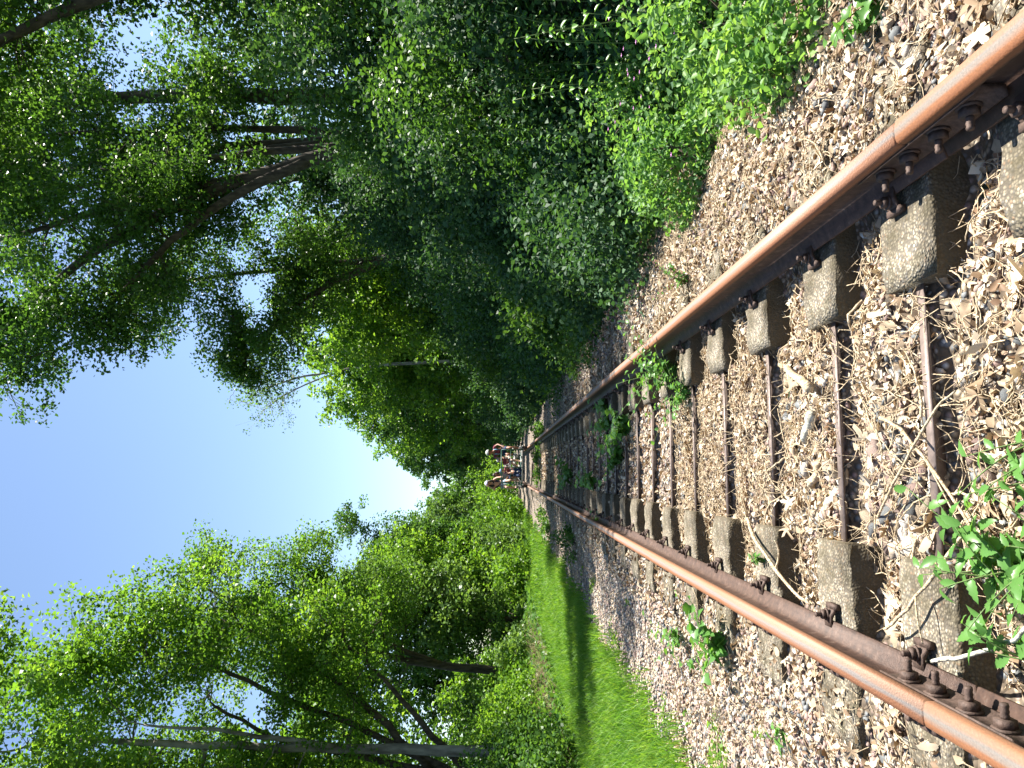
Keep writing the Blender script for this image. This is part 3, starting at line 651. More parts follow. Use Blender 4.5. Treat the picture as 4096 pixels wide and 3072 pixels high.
tree('hazel_tree', 'leafy tree behind the fan of dark limbs, its twiggy top against the sky', 'tree', G_L,
     [st(-6.4, 24, (-6.0, 24, 4), (-5.0, 24, 8), (-3.6, 24, 10.6), r=(.15, .03)), ([(-6.1, 24, 3), (-5.0, 24, 6), (-3.6, 24, 8)], .1, .03)],
     [((-4.4, 24, 8.8), (2.1, 2.2, 2.4)), ((-5.8, 24, 6.0), (2.2, 2.2, 2.2)), ((-2.9, 24, 10.2), (1.0, 1.2, .9)), ((-3.9, 24, 5.0), (1.5, 1.6, 1.4)), ((-3.1, 24, 6.9), (1.4, 1.6, 1.3))], 960, 26, .095, BRI, M['bark'], 64, gap=.16, nlimb=18, spread=.28)
tree('oak_tree', 'small-crowned tree on the left standing up alone into the sky near the notch', 'tree', G_L,
     [st(-5.6, 40, (-5.1, 40, 5), (-3.4, 40, 8.2), r=(.12, .03))], [((-2.9, 40, 8.7), (1.5, 1.3, 1.0)), ((-4.4, 40, 6.4), (2.1, 1.9, 1.9))], 380, 20, .14, MI, M['bark'], 65, gap=.2, nlimb=12, spread=.28)
for i, (x, y, h, rx, mt_, lab) in enumerate([
        (-5.9, 30, 8.6, 2.2, PA, 'pale willowy tree, round-headed, half way down the left side'),
        (-5.6, 36, 8.0, 2.2, BRI, 'bright tree on the left under the lone small crown'),
        (-5.4, 45, 7.4, 2.3, MI, 'darker leafy tree on the left with the lone crown before it'),
        (-5.0, 54, 7.6, 2.6, PA, 'far pale tree on the left above the capped rider'),
        (-4.6, 65, 7.8, 2.8, MI, 'farthest tree of the left row, just left of the notch of sky'),
        (-9.2, 21, 9.2, 3.0, BRI, 'yellow-green tree filling the back of the left side'),
        (-9.0, 12.5, 7.6, 2.6, MI, 'green tree deep behind the grey trunk'),
        (-8.6, 31, 10.6, 3.0, MI, 'taller back-row tree on the left')]):
    b0 = g1(x, y)
    tree('broadleaf_tree', lab, 'tree', G_L, [st(x, y, (x + .1, y, b0 + h * .4), (x + .6, y, h * .85), r=(.13, .03))],
         [((x + .5, y, h * .72), (rx, 2.3, h * .27)), ((x + .2, y, h * .38), (rx, 2.3, h * .27))],
         520, 22, .11 + .0018 * y, mt_, M['bark'], 70 + i, gap=.32, nlimb=8, spread=.34)
# the end of the view
for i, (x, y, h) in enumerate([(-3.5, 84, 7.5), (1.5, 88, 8.0), (6, 84, 9.5), (-8, 80, 9)]):
    tree('broadleaf_tree', ['distant tree closing the cutting left of the riders', 'distant tree closing the cutting straight behind the riders', 'distant tree closing the cutting on the right', 'distant tree at the far left of the closing row'][i],
         'tree', 'trees closing the cutting', [st(x, y, (x, y, h * .8), r=(.16, .05))], [((x, y, h * .6), (4, 2, h * .42)), ((x, y, h * .25), (4, 2, h * .3))], 420, 18, .32, [MI, BRI][i % 2], M['bark'], 90 + i, gap=.5, nlimb=6, spread=.5)

# ------------------------------------------------------------------ shrubs
def shrub(x, y, rx, ry, h, n, per, ls, mat, label, name='shrub', group=None, seed=0, spread=.14, kind='q', up=.6, lift=0, aspect=.65, cat='shrub', gap=.35, stems_n=7):
    R = np.random.default_rng(seed); b0 = g1(x, y); root = empty(name, (x, y, b0 - .05), label, cat, group)
    d = R.normal(0, 1, (n, 3)); d[:, 2] = np.abs(d[:, 2]) * .9; d /= np.linalg.norm(d, axis=1)[:, None]; rr = R.uniform(0.35, 1, n) ** .5
    nz = np.array([noise.noise(Vector((a[0] * rx * 1.3 + x, a[1] * ry * 1.3 + y, a[2] * h * 1.3 + seed))) for a in d])
    P = d * (rr * (1 + .65 * nz))[:, None] * np.array([rx, ry, h]); keep = nz > -gap; P = P[keep]
    P[:, 2] += lift
    gzz = gz(P[:, 0] + x, P[:, 1] + y) - b0 + .05     # follow the slope of the bank
    P[:, 2] = np.maximum(P[:, 2], gzz + R.uniform(.02, .3, len(P)) * h * .5)
    G = Geo()
    for k_ in range(stems_n):
        t_ = P[R.integers(len(P))] * .9; b_ = np.array([R.normal(0, rx * .15), R.normal(0, ry * .15), 0.0])
        G.tube(bez(b_, b_ * .4 + t_ * .5 + np.array([0, 0, .25 * h]), t_, 6), np.linspace(.016, .004, 6), 4)
    G.build('stem', M['bark'], root, True)
    leaves_obj('foliage', P, spread * R.uniform(.6, 1.3, len(P)), per, ls, mat, root, R, kind, aspect, up)
    return root
GRB = 'bramble and hazel shrubs covering the right bank'; GLB = 'shrubs along the left of the path'
k = 0
rb = []
for y in (4.6, 6.2, 7.8, 9.6, 11.6, 14, 16.8, 20, 24, 29, 35, 42, 51):
    for q, x in enumerate((2.75, 4.1, 5.7)):
        if y < 6 and q == 0: continue
        xx = x + RG.uniform(-.2, .2) + (.15 if y > 8 else 0); yy = y + RG.uniform(-.4, .4) + q * .5
        rb.append((xx, yy, q))
desc = ['low dark bramble', 'dark round-leaved hazel bush', 'tall shaded thicket']
pos_near = ['beside the gravel', 'half way up the bank', 'on top of the bank']
dist = ['in the right foreground', 'just past the foreground plants', 'abreast of the bramble mounds', 'ahead of the dark hollow', 'under the arching tree', 'below the dark boughs', 'in the deep shade',
        'farther along the cutting', 'near the rail cart', 'past the rail cart', 'behind the riders', 'far behind the riders', 'at the end of the cutting']
ycs = [4.6, 6.2, 7.8, 9.6, 11.6, 14, 16.8, 20, 24, 29, 35, 42, 51]
for (xx, yy, q) in rb:
    di = int(np.argmin([abs(yy - q * .5 - c) for c in ycs])); big = yy > 12
    n = 420 if yy < 9 else (300 if yy < 15 else 190); ls = .058 if yy < 7 else (.066 if yy < 10 else (.085 if yy < 16 else .12))
    shrub(xx, yy, 1.15 + .1 * q + (.5 if yy > 30 else 0), 1.15 + (.3 if yy > 9 else 0) + (2.6 if yy > 30 else 0), [1.0, 1.45, 2.1][q] * (1.3 if yy > 30 else 1) * (1 if yy > 6 else .85), n, 34 if yy < 15 else 26, ls, [D_, D_, MI][int(RG.integers(3))], f'{desc[q]} {pos_near[q]} {dist[di]}', ['bramble', 'hazel_bush', 'shrub'][q],
          GRB, 200 + k, spread=.17 if yy < 12 else .24); k += 1
lb = []
k = 0
for y in (8.5, 10.5, 13, 15.5, 18.5, 22, 26, 31, 37, 44, 54):
    for q, x in enumerate((-6.3, -7.6)):
        xx = x + RG.uniform(-.25, .25); yy = y + RG.uniform(-.4, .4) + q * .6
        shrub(xx, yy, 1.1 + .2 * q + (.4 if yy > 28 else 0), 1.4 + (2.4 if yy > 28 else 0), [1.05, 2.0][q] * (1.5 if yy > 28 else 1), 190 if yy < 20 else 130, 28, .075 if yy < 13 else (.09 if yy < 20 else .14), [MI, BRI, PA][int(RG.integers(3))],
              ['low leafy shrub at the edge of the grass', 'taller hazel shrub behind the grass edge'][q] + ' ' + ['in the left foreground', 'past the first shrub', 'by the grey trunk', 'under the fanning limbs', 'past the fanning limbs', 'by the dry grass', 'before the rail cart', 'left of the rail cart',
               'past the rail cart', 'far behind the riders', 'near the closing trees'][[8.5, 10.5, 13, 15.5, 18.5, 22, 26, 31, 37, 44, 54].index(y)], ['shrub', 'hazel_bush'][q], GLB, 300 + k, spread=.2, gap=.3); k += 1
for i, (x, y, rx, ry, h, mt_, lab) in enumerate([
        (-4.9, 12.2, .7, .9, .95, 'M', 'low dark-leaved shrub at the grass edge in front of the grey trunk'), (-5.3, 13.9, .8, .9, 1.7, 'M', 'leafy shrub hiding the foot of the grey trunk'),
        (-5.9, 16.6, 1.0, 1.2, 2.2, 'B', 'bright shrub at the feet of the fanning limbs'), (-4.6, 33, 1.2, 2.5, 1.7, 'B', 'bright shrub left of the riders where the path narrows'),
        (-4.2, 38.5, 1.5, 2.8, 2.4, 'P', 'pale rounded shrub just behind the capped woman'), (-3.4, 45, 1.7, 3, 2.6, 'B', 'sunlit shrub straight behind the riders on the left'),
        (-1.6, 54, 2.2, 3, 3.2, 'B', 'bright bush at the end of the track behind the bench'), (2.2, 60, 2.2, 3, 3.4, 'M', 'green bush at the end of the track behind the man in the grey cap')]):
    shrub(x, y, rx, ry, h, 230, 30, .08 if y < 20 else .17, {'M': MI, 'B': BRI, 'P': PA}[mt_], lab, 'shrub', GLB, 380 + i, spread=.2 if y < 20 else .34, gap=.35)
# sunlit plants at the foot of the right bank
for i, (x, y, rx, ry, h, n, lab) in enumerate([
        (1.8, 2.95, .36, .5, .46, 130, 'sunlit leafy plants nearest the camera at the foot of the right bank'),
        (2.2, 3.8, .48, .55, .55, 170, 'thick bright herb patch with small pink flowers behind the nearest plants'),
        (1.9, 4.6, .42, .5, .46, 150, 'bushy sunlit plant with dark upright stalks at the gravel edge'),
        (2.45, 5.1, .55, .6, .6, 150, 'bright low leaves in front of the dark brambles'),
        (2.1, 5.8, .3, .5, .3, 80, 'small bright weeds at the end of the sunlit patch')]):
    shrub(x, y, rx, ry, h, n, 24, .040, M['leaf_lime'], lab, 'herb_plant', 'sunlit plants by the right bank', 400 + i, spread=.075, kind='h', cat='plant', stems_n=9, gap=.4)
for i, (x, y, rx, ry, h, n, lab) in enumerate([
        (1.6, 9.6, .42, .9, .5, 70, 'shaded bushy plant outside the right rail'), (1.75, 11.6, .4, 1.0, .5, 70, 'brighter bushy plant just past the shaded one outside the right rail'),
        (1.6, 15.5, .5, 1.6, .4, 60, 'low dark plants crowding the right rail near the rail cart'), (2.1, 8.2, .3, .6, .3, 50, 'green ground plants where brambles meet the right gravel'),
        (.1, 24.5, .8, 1.5, .2, 60, 'low weeds growing between the rails just before the rail cart'),
        (.9, 22.6, .4, 2, .25, 40, 'strip of low weeds against the inside of the right rail'),
        (-1.4, 13.5, .25, .6, .35, 36, 'dark weed clump outside the left rail in the shade'), (-1.6, 22, .4, 2, .25, 40, 'low weeds outside the left rail near the rail cart')]):
    shrub(x, y, rx, ry, h, n, 18, .055 if y < 16 else .09, M['leaf_mid'], lab, 'weed_plant', 'weeds by the rails', 420 + i, spread=.09, cat='plant', stems_n=5)

# nettles: upright stalks with paired drooping leaves
def nettle_mesh(seed, h):
    R = np.random.default_rng(seed); Gs = Geo(); top = np.array([R.normal(0, .06), R.normal(0, .06), h]); pp = bez(np.zeros(3), np.array([R.normal(0, .05), R.normal(0, .05), h * .5]), top, 7)
    Gs.tube(pp, np.linspace(.005, .002, 7), 4); sm = Gs.build('stalk', M['stalk'], link=False)
    P = []; Dd = []; Nn = []; L = []
    zz = np.arange(h * .15, h, .065)
    for i, z in enumerate(zz):
        c = np.array([np.interp(z, pp[:, 2], pp[:, a]) for a in range(3)]); a0 = (i % 2) * math.pi / 2 + R.normal(0, .25)
        for s in (0, math.pi):
            d = np.array([math.cos(a0 + s), math.sin(a0 + s), -.35]); l = .085 * (1.1 - .5 * z / h) * R.uniform(.85, 1.15); P.append(c + d * l * .6); Dd.append(d); Nn.append([0, 0, 1]); L.append(l)
    v, f = leaf_arrays(np.array(P), np.array(Dd), np.array(Nn, float), np.array(L), np.array(L) * .5, 'h')
    lm = add_mesh('leaves', v, f, M['leaf_herb'], link=False, rnd=np.repeat(R.uniform(.2, .8, len(P)), 2)); return sm, lm
NM = [nettle_mesh(i, h) for i, h in enumerate((.7, .85, 1.0, 1.15))]
R = np.random.default_rng(77)
for i in range(44):
    x = R.uniform(2.45, 3.5); y = R.uniform(3.8, 6.6)
    r_ = empty('nettle', (x, y, g1(x, y) - .02), 'tall upright nettle stalk with paired drooping leaves on the right bank', 'plant', 'nettles on the right bank', R.uniform(0, 6.28))
    sm, lm = NM[i % 4]; link_mesh('stalk', sm, r_); link_mesh('leaves', lm, r_)['kind'] = 'stuff'

# fern tip on the bramble mound
r_ = empty('fern', (3.55, 8.6, g1(3.55, 8.6) + 1.1), 'fern frond catching light above the bramble mound on the right bank', 'plant')
for q in range(5):
    a = q * 1.3 + .4; tip = np.array([math.cos(a) * .45, math.sin(a) * .45, .25]); pp = bez(np.zeros(3), tip * .5 + np.array([0, 0, .35]), tip, 14)
    P = []; Dd = []; L = []
    for i in range(2, 14):
        for s in (-1, 1):
            d = np.cross(pp[i] - pp[i - 1], [0, 0, 1]); d = d / np.linalg.norm(d) * s + (pp[i] - pp[i - 1]) * 6; d /= np.linalg.norm(d); l = .14 * (1 - i / 15) + .02; P.append(pp[i] + d * l / 2); Dd.append(d); L.append(l)
    v, f = leaf_arrays(np.array(P), np.array(Dd), np.tile([[0, 0, 1.0]], (len(P), 1)), np.array(L), np.array(L) * .28)
    add_mesh('frond', v, f, M['leaf_pale'], r_, rnd=np.full(len(P), .6))

# ------------------------------------------------------------------ grass
def grass(name, n, x0, x1, y0, y1, h, wd, mat, R, yp=1.6, lean=.35, parent=None, keepf=None):
    x = R.uniform(x0, x1, n); y = y0 + (y1 - y0) * R.uniform(0, 1, n) ** yp; k_ = infov(x, y, 1.2)
    if keepf is not None: k_ &= keepf(x, y, R)
    x, y = x[k_], y[k_]; n = len(x); z = gz(x, y) - .01; a = R.uniform(0, 6.283, n); hh = h * R.uniform(.55, 1.25, n); wf = wd * (1 + .07 * y)
    sx_, sy_ = np.cos(a) * wf, np.sin(a) * wf; la = R.uniform(0, 6.283, n); le = lean * hh * R.uniform(.2, 1.3, n); lx, ly = np.cos(la) * le, np.sin(la) * le
    B = np.stack([x, y, z], -1); v = np.stack([B - np.stack([sx_, sy_, 0 * x], -1), B + np.stack([sx_, sy_, 0 * x], -1),
        B + np.stack([lx * .45 + sx_ * .7, ly * .45 + sy_ * .7, hh * .62], -1), B + np.stack([lx * .45 - sx_ * .7, ly * .45 - sy_ * .7, hh * .62], -1), B + np.stack([lx * 1.25, ly * 1.25, hh * .98], -1)], 1).reshape(-1, 3)
    i = np.arange(n)[:, None] * 5; q = i + np.array([[0, 1, 2, 3]]); t = i + np.array([[3, 2, 4]])
    rr = np.clip(R.uniform(.15, .85, n) + .15 * wob(x, y, .7), 0, 1)
    o = add_mesh(name, v, [q, t], mat, parent, rnd=np.concatenate([rr, rr])); o['kind'] = 'stuff'; return o
R = np.random.default_rng(55)
def gk(x, y, R):
    e = smooth(-2.0, -2.6, x + .25 * wob(x * 0, y, .9)); e = e * (1 - .9 * np.exp(-((x + 3.66 - .1 * wob(y * 0, y, 4)) / .09) ** 2)) * (1 - smooth(-4.4, -4.9, x) * .3); return R.uniform(0, 1, len(x)) < e
o = grass('grass', 90000, -5.0, -1.9, 4.2, 22, .13, .0035, M['grass'], R, 1.5, .6, keepf=gk); o['label'] = 'bright green mown grass strip between the gravel and the left bank'
grass('grass', 30000, -5.4, -1.8, 20, 60, .13, .006, M['grass'], R, 1.3, .5, keepf=gk)
o = grass('dry_grass', 22000, -6.6, -4.7, 9, 28, .36, .0035, M['straw'], R, 1.2, 1.1, keepf=lambda x, y, R: wob(x, y, 1.6, 1) + .9 * np.exp(-((y - 17) / 5) ** 2) > .35); o['label'] = 'pale tangle of dead grass at the left edge of the path'
grass('grass', 9000, -6.6, -4.4, 5, 34, .24, .004, M['grass'], R, 1.2, .8)
grass('grass', 9000, 1.8, 3.0, 6.5, 30, .2, .0045, M['grass'], R, 1.3, .9)
# low leafy ground plants: along the gravel edge, on the banks
def ground_leaves(name, n, x0, x1, y0, y1, sz, mat, R, h=.06, keepf=None, yp=1.5):
    x = R.uniform(x0, x1, n); y = y0 + (y1 - y0) * R.uniform(0, 1, n) ** yp; k_ = infov(x, y, 1.0)
    if keepf is not None: k_ &= keepf(x, y, R)
    x, y = x[k_], y[k_]; n = len(x); P = np.stack([x, y, gz(x, y) + R.uniform(0, h, n)], -1); Nn = R.normal(0, .45, (n, 3)); Nn[:, 2] += 1; D = R.normal(0, 1, (n, 3)); D[:, 2] *= .3
    L = sz * R.uniform(.6, 1.3, n) * (1 + .05 * y); v, f = leaf_arrays(P, D, Nn, L, L * .75); o = add_mesh(name, v, f, mat, None, rnd=R.uniform(.1, 1, n)); o['kind'] = 'stuff'; return o
edge = lambda x, y, R: (wob(x, y, .5) + .5 * wob(x, y, .18, 1) + 1.2 * smooth(-2.0, -2.5, x)) > .75
o = ground_leaves('ground_cover', 26000, -3.4, -1.45, 3.6, 14, .024, M['leaf_bright'], R, .05, edge); o['label'] = 'low yellow-green weeds creeping from the grass into the gravel'
o = ground_leaves('ground_cover', 26000, -9.5, -4.5, 6, 36, .07, M['leaf_mid'], R, .3)
o = ground_leaves('ivy_cover', 42000, 2.1, 8.5, 4.0, 34, .06, D_, R, .32)
o = ground_leaves('ground_cover', 9000, 1.7, 3.0, 5.5, 20, .04, M['leaf_mid'], R, .16, lambda x, y, R: wob(x, y, .7, 2) + 1.3 * smooth(1.8, 2.5, x) > .5)
moss = lambda cx, cy, r: (lambda x, y, R: np.hypot(x - cx, (y - cy) * .7) < r * (1 + .5 * wob(x, y, .2)))
M['moss'] = leaf_mat('yellow_moss', (0.16, 0.15, 0.03), (0.27, 0.25, 0.05), (0.4, 0.37, 0.1), .1, .9)
for cx, cy, r in ((1.24, 4.0, .12), (1.32, 4.6, .13), (1.2, 3.3, .07), (1.45, 3.5, .06), (-.25, 2.95, .04), (.35, 3.1, .05), (-.5, 3.9, .06)):
    o = ground_leaves('moss', 900, cx - .3, cx + .3, cy - .3, cy + .3, .010, M['moss'], R, .02, moss(cx, cy, r), 1.0)

# ------------------------------------------------------------------ dead leaves, twigs and straw on the ballast
def dead_leaf(seed, lobes=5):
    R = np.random.default_rng(seed); n = 4 * lobes; a = np.linspace(.35, 2 * math.pi - .35, n); rr = .62 + .38 * np.cos(lobes * a) * (1 if lobes > 2 else .35) + R.normal(0, .06, n)
    if lobes <= 2: rr = np.abs(rr) * .9
    x = np.cos(a) * rr * .95; y = np.sin(a) * rr * (.8 if lobes > 2 else .5)
    c1, c2, c3 = R.uniform(-.9, .9), R.uniform(-.9, .9), R.uniform(0, 6.28)
    v = np.concatenate([[[0, 0, 0]], [[-.35, 0, 0]], np.stack([x, y, 0 * x], -1)]); 
    u = v[:, 0] * math.cos(c3) + v[:, 1] * math.sin(c3); v[:, 2] = c1 * u ** 2 + c2 * .6 * v[:, 0] * v[:, 1] + R.normal(0, .07, len(v)); v[:, 2] -= np.median(v[:, 2])
    f = np.array([[0, 2 + i, 2 + (i + 1) % n] for i in range(n)]); return v, f
DLs = [dead_leaf(i, [5, 2, 5, 7, 2, 5, 3, 2][i % 8]) for i in range(12)]
DME = [add_mesh('dead_leaf', v, f, M['litter'], link=False, rnd=np.full(len(f), .15 + .8 * ((i * .37) % 1)), smooth_sh=True) for i, (v, f) in enumerate(DLs)]
R = np.random.default_rng(91)
def litter_pts(n, R, zones):
    out = []
    for (w_, x0, x1, y0, y1) in zones:
        k_ = int(n * w_); out.append(np.stack([R.uniform(x0, x1, k_), R.uniform(y0, y1, k_)], -1))
    p = np.concatenate(out); k_ = infov(p[:, 0], p[:, 1], .4) & ~near_rail(p[:, 0], .07) & ~(under_sleeper(p[:, 0], p[:, 1], .0) & (np.abs(p[:, 0]) < .9)) & ~(in_slot(p[:, 0], p[:, 1]) & (R.uniform(0, 1, len(p)) < .9))
    p = p[k_]; stonepatch = (np.hypot((p[:, 0] + .22) / .22, (p[:, 1] - 2.55) / .4) < 1) & (R.uniform(0, 1, len(p)) < .75); return p[~stonepatch]
p = litter_pts(430, R, [(.72, -.68, .68, 1.45, 4.2), (.18, .85, 1.9, 1.7, 4), (.10, -1.3, -.83, 1.7, 3.6)])[:285]
for i, (x, y) in enumerate(p):
    s = R.uniform(.026, .052) * (1.35 if y < 2.6 else 1.1)
    link_mesh('dead_leaf', DME[R.integers(12)], ballast, (x, y, g1(x, y) + .018 + R.uniform(0, .02)), (R.normal(0, .45), R.normal(0, .45), R.uniform(0, 6.28)), (s, s, s * .8))
def dead_stuff(name, P2, S, R, zoff=.012, tilt=.55):
    V = []; F = []; A = []; off = 0; n = len(P2); k_ = R.integers(0, 12, n); Rm = rot_mats(R, n, tilt); P = np.stack([P2[:, 0], P2[:, 1], gz(P2[:, 0], P2[:, 1]) + zoff + R.uniform(0, .015, n)], -1); rr = R.uniform(0, 1, n)
    for i, (uv, uf) in enumerate(SMALL):
        m_ = k_ == i; c = m_.sum()
        if not c: continue
        v = np.einsum('nij,kj->nki', Rm[m_], uv) * S[m_][:, None, None] + P[m_][:, None]; V.append(v.reshape(-1, 3)); F.append((uf[None] + (np.arange(c) * len(uv))[:, None, None] + off).reshape(-1, 3)); A.append(np.repeat(rr[m_], len(uf))); off += c * len(uv)
    o = add_mesh(name, np.concatenate(V), np.concatenate(F), M['litter'], ballast, rnd=np.concatenate(A)); o['kind'] = 'stuff'; return o
def small_leaf(seed):
    R = np.random.default_rng(seed + 50); v = np.array([[-1, 0, 0], [-.3, .55, .2], [.5, .45, .1], [1, 0, -.1], [.4, -.5, .2], [-.4, -.5, .15], [0, 0, -.12]]) + R.normal(0, .14, (7, 3)); return v, np.array([[6, i, (i + 1) % 6] for i in range(6)])[:, ::-1]
SMALL = [small_leaf(i) for i in range(12)]
p = litter_pts(19000, R, [(.56, -.69, .69, 1.3, 5.2), (.40, .83, 2.0, 1.5, 5.6), (.06, -1.25, -.83, 1.6, 4.6), (.12, -2.2, -1.2, 2.0, 6)])
dead_stuff('leaf_litter', p, R.uniform(.006, .021, len(p)), R)
p = litter_pts(9000, R, [(.5, -.69, .69, 5, 14), (.38, .83, 2.1, 5, 14), (.12, -1.3, -.83, 5, 12)])
dead_stuff('leaf_litter', p, R.uniform(.012, .028, len(p)), R)
p = np.stack([R.uniform(-.69, .69, 3500), R.uniform(14, 28, 3500)], -1); dead_stuff('leaf_litter', p, R.uniform(.02, .045, len(p)), R)

def twig_pts(x, y, ang, L, R, bend=.25, n=7, h=.03):
    t = np.linspace(0, 1, n); dx = np.cos(ang + bend * (t - .5) * 2); dy = np.sin(ang + bend * (t - .5) * 2); X = x + np.concatenate([[0], np.cumsum(dx[:-1])]) * L / n + R.normal(0, .012 * L, n); Y = y + np.concatenate([[0], np.cumsum(dy[:-1])]) * L / n + R.normal(0, .012 * L, n)
    Z = gz(X, Y) + h + R.uniform(0, .02, n); return np.stack([X, Y, Z], -1)
# fine straw and twiglets as one mass
G = Geo()
for i in range(4600):
    z_ = R.uniform(); 
    if z_ < .62: x, y = R.uniform(-.66, .66), R.uniform(1.3, 5.5)
    elif z_ < .9: x, y = R.uniform(.9, 1.95), R.uniform(1.5, 6)
    else: x, y = R.uniform(-1.9, -.9), R.uniform(1.8, 5)
    if not infov(np.array([x]), np.array([y]), .3)[0]: continue
    G.tube(twig_pts(x, y, R.uniform(0, 6.28), R.uniform(.04, .22), R, .4, 4, .026), R.uniform(.0008, .0024), 3, cap=False)
o = G.build('twig_litter', M['twig_dead'], ballast); o['kind'] = 'stuff'
GT = 'dry twigs lying on the track'
def twig(label, pts, r0, r1, mat=None, forks=(), k=6, cat='twig', name='twig'):
    pts = np.array(pts, float); base = pts[0].copy(); g_ = Geo(); t = np.linspace(0, len(pts) - 1, len(pts) * 3); pp = np.stack([np.interp(t, np.arange(len(pts)), pts[:, a]) for a in range(3)], -1)
    for _ in range(2): pp[1:-1] = (pp[:-2] + pp[1:-1] * 2 + pp[2:]) / 4
    pp[1:-1] += R.normal(0, r0 * .35, (len(pp) - 2, 3)); g_.tube(pp - base, np.linspace(r0, r1, len(pp)) * R.uniform(.88, 1.12, len(pp)), k)
    for (a, d, L) in forks:
        s_ = pp[int(a * (len(pp) - 1))] - base; e = s_ + np.array(d) * L; g_.tube(bez(s_, (s_ + e) / 2 + R.normal(0, L * .12, 3), e, 6), np.linspace(r0 * .55, r1 * .5, 6), 5)
    o = g_.build(name, mat or M['twig_dead'], smooth_sh=True); o.location = base; tag(o, label, cat, GT if name == 'twig' else None); return o
def gp(x, y, h=.03): return (x, y, g1(x, y) + h)
twig('broken branch lying between the rails with its snapped stub on a tie bar', [gp(.33, 3.35, .04), gp(.22, 3.05, .05), gp(.17, 2.88, .075)], .014, .021, forks=[(.35, (-.9, .1, -.05), .16), (.2, (-.8, -.4, 0), .14)], cat='branch', name='branch')
twig('short thick chunk of lichen-white branch between the rails', [gp(-.02, 3.1, .03), gp(.08, 2.98, .035)], .019, .021, M['twig_lichen'], cat='branch', name='branch', k=9)
twig('dark-hollow rotten stick between the rails left of the white chunk', [gp(-.21, 3.05, .03), gp(-.12, 2.95, .04)], .018, .016, cat='branch', name='branch', k=8)
twig('pair of long straight twigs crossing the nearest visible tie bar', [(.02, 2.38, .0), (-.03, 2.2, .02), (-.25, 1.98, -.0), (-.42, 1.82, .02)], .006, .003, forks=[(.5, (-.75, -.6, 0), .3)])
twig('grey twig slanting over the tie bar toward the bottom weed', [(-.3, 2.45, -.01), (-.16, 2.26, .015), (.02, 2.02, .03), (.06, 1.94, .02)], .0045, .003, forks=[(.4, (.1, -1, 0), .12)])
twig('long curved twig lying over the left sleeper block nearest the camera', [(-.28, 1.9, .03), (-.45, 2.1, .03), (-.6, 2.27, .05), (-.63, 2.35, .04)], .006, .004, forks=[(.5, (-.9, -.2, .02), .14)])
twig('stick leaning across the third left sleeper block', [gp(-.3, 3.95, .03), (-.45, 3.6, .03), (-.64, 3.1, .03), (-.66, 2.95, .02)], .009, .006, forks=[(.2, (1, .3, .1), .15), (.6, (.9, -.2, .05), .14)])
twig('greyish twig with a hooked end beside the left rail joint', [(-.66, 2.08, .05), (-.6, 1.9, .035), (-.52, 1.72, .05), (-.4, 1.6, .04)], .006, .004, M['twig_lichen'])
for i in range(64):
    z_ = i % 5; x, y = (R.uniform(-.55, .6), R.uniform(1.6, 4.6)) if z_ < 3 else (R.uniform(.95, 1.8), R.uniform(1.9, 5.5))
    if i % 11 == 10: x, y = R.uniform(-2, -1.2), R.uniform(2.5, 6)
    side = 'thin dry pale twig lying between the rails' if abs(x) < .75 else ('thin dry pale twig on the litter right of the right rail' if x > 0 else 'thin dry twig on the gravel left of the track')
    L = R.uniform(.15, .5); twig(side, twig_pts(x, y, R.uniform(0, 6.28) if z_ < 3 else R.normal(1.7, .5), L, R, .5, 6, .035), R.uniform(.002, .0055), .0015, forks=[(R.uniform(.3, .7), (R.normal(), R.normal(), .1), L * .2)])

# ------------------------------------------------------------------ foreground weeds whose leaves can be counted
def weed_leaf_mesh(kind_):
    n = 7; V = [[0, 0, 0]]; F = []
    n = 11; t = np.linspace(0, 1, n); wv = {'toothed': .22, 'round': .36, 'lobed': .42}[kind_] * np.sin(np.pi * t ** .75) * (1 + (.13 * np.cos(t * 31.4) if kind_ == 'toothed' else (.25 * np.cos(t * 15) if kind_ == 'lobed' else 0))); zc = -.25 * t ** 2
    V = []; 
    for i in range(n): V += [[t[i], 0, zc[i]], [t[i] - .04, wv[i], zc[i] + wv[i] * .35], [t[i] - .04, -wv[i], zc[i] + wv[i] * .35]]
    for i in range(n - 1): a, b_ = i * 3, i * 3 + 3; F += [[a, b_, b_ + 1, a + 1], [a + 2, b_ + 2, b_, a]]
    return add_mesh('leaf', np.array(V), np.array(F), M['leaf_herb'], link=False, rnd=np.full(len(F), .5), smooth_sh=True)
WL = {k_: weed_leaf_mesh(k_) for k_ in ('toothed', 'round', 'lobed')}
def weed(x, y, label, stems_, kind_, ls, seed, name='weed_plant', z0=None, red=False, per=(5, 9), hgt=(.12, .3), spread=.6, wrap=None):
    R = np.random.default_rng(seed); z = g1(x, y) if z0 is None else z0; root = empty(name, (x, y, z), label, 'plant'); g_ = Geo(); cnt = 0
    for q in range(stems_):
        a = R.uniform(0, 6.28) if wrap is None else R.uniform(*wrap); h = R.uniform(*hgt); tip = np.array([math.cos(a) * h * spread * R.uniform(.5, 1.5), math.sin(a) * h * spread * R.uniform(.5, 1.5), h]); b0_ = np.array([R.normal(0, .02), R.normal(0, .02), 0])
        pp = bez(b0_, b0_ + np.array([0, 0, h * .6]), tip, 8); g_.tube(pp, np.linspace(.003, .0012, 8), 4)
        k_ = int(R.integers(*per))
        for i in range(k_):
            u = .25 + .75 * i / max(1, k_ - 1); c = np.array([np.interp(u * 7, np.arange(8), pp[:, w_]) for w_ in range(3)]); az = a + (i % 2 * 2 - 1) * R.uniform(.6, 1.7); s = ls * R.uniform(.7, 1.2) * (1.15 - .4 * u)
            link_mesh('leaf', WL[kind_], root, c, (R.normal(0, .35), R.normal(-.1, .35), az), (s, s, s)); cnt += 1
    g_.build('stem', M['stalk_red'] if red else M['stalk'], root, True); return root
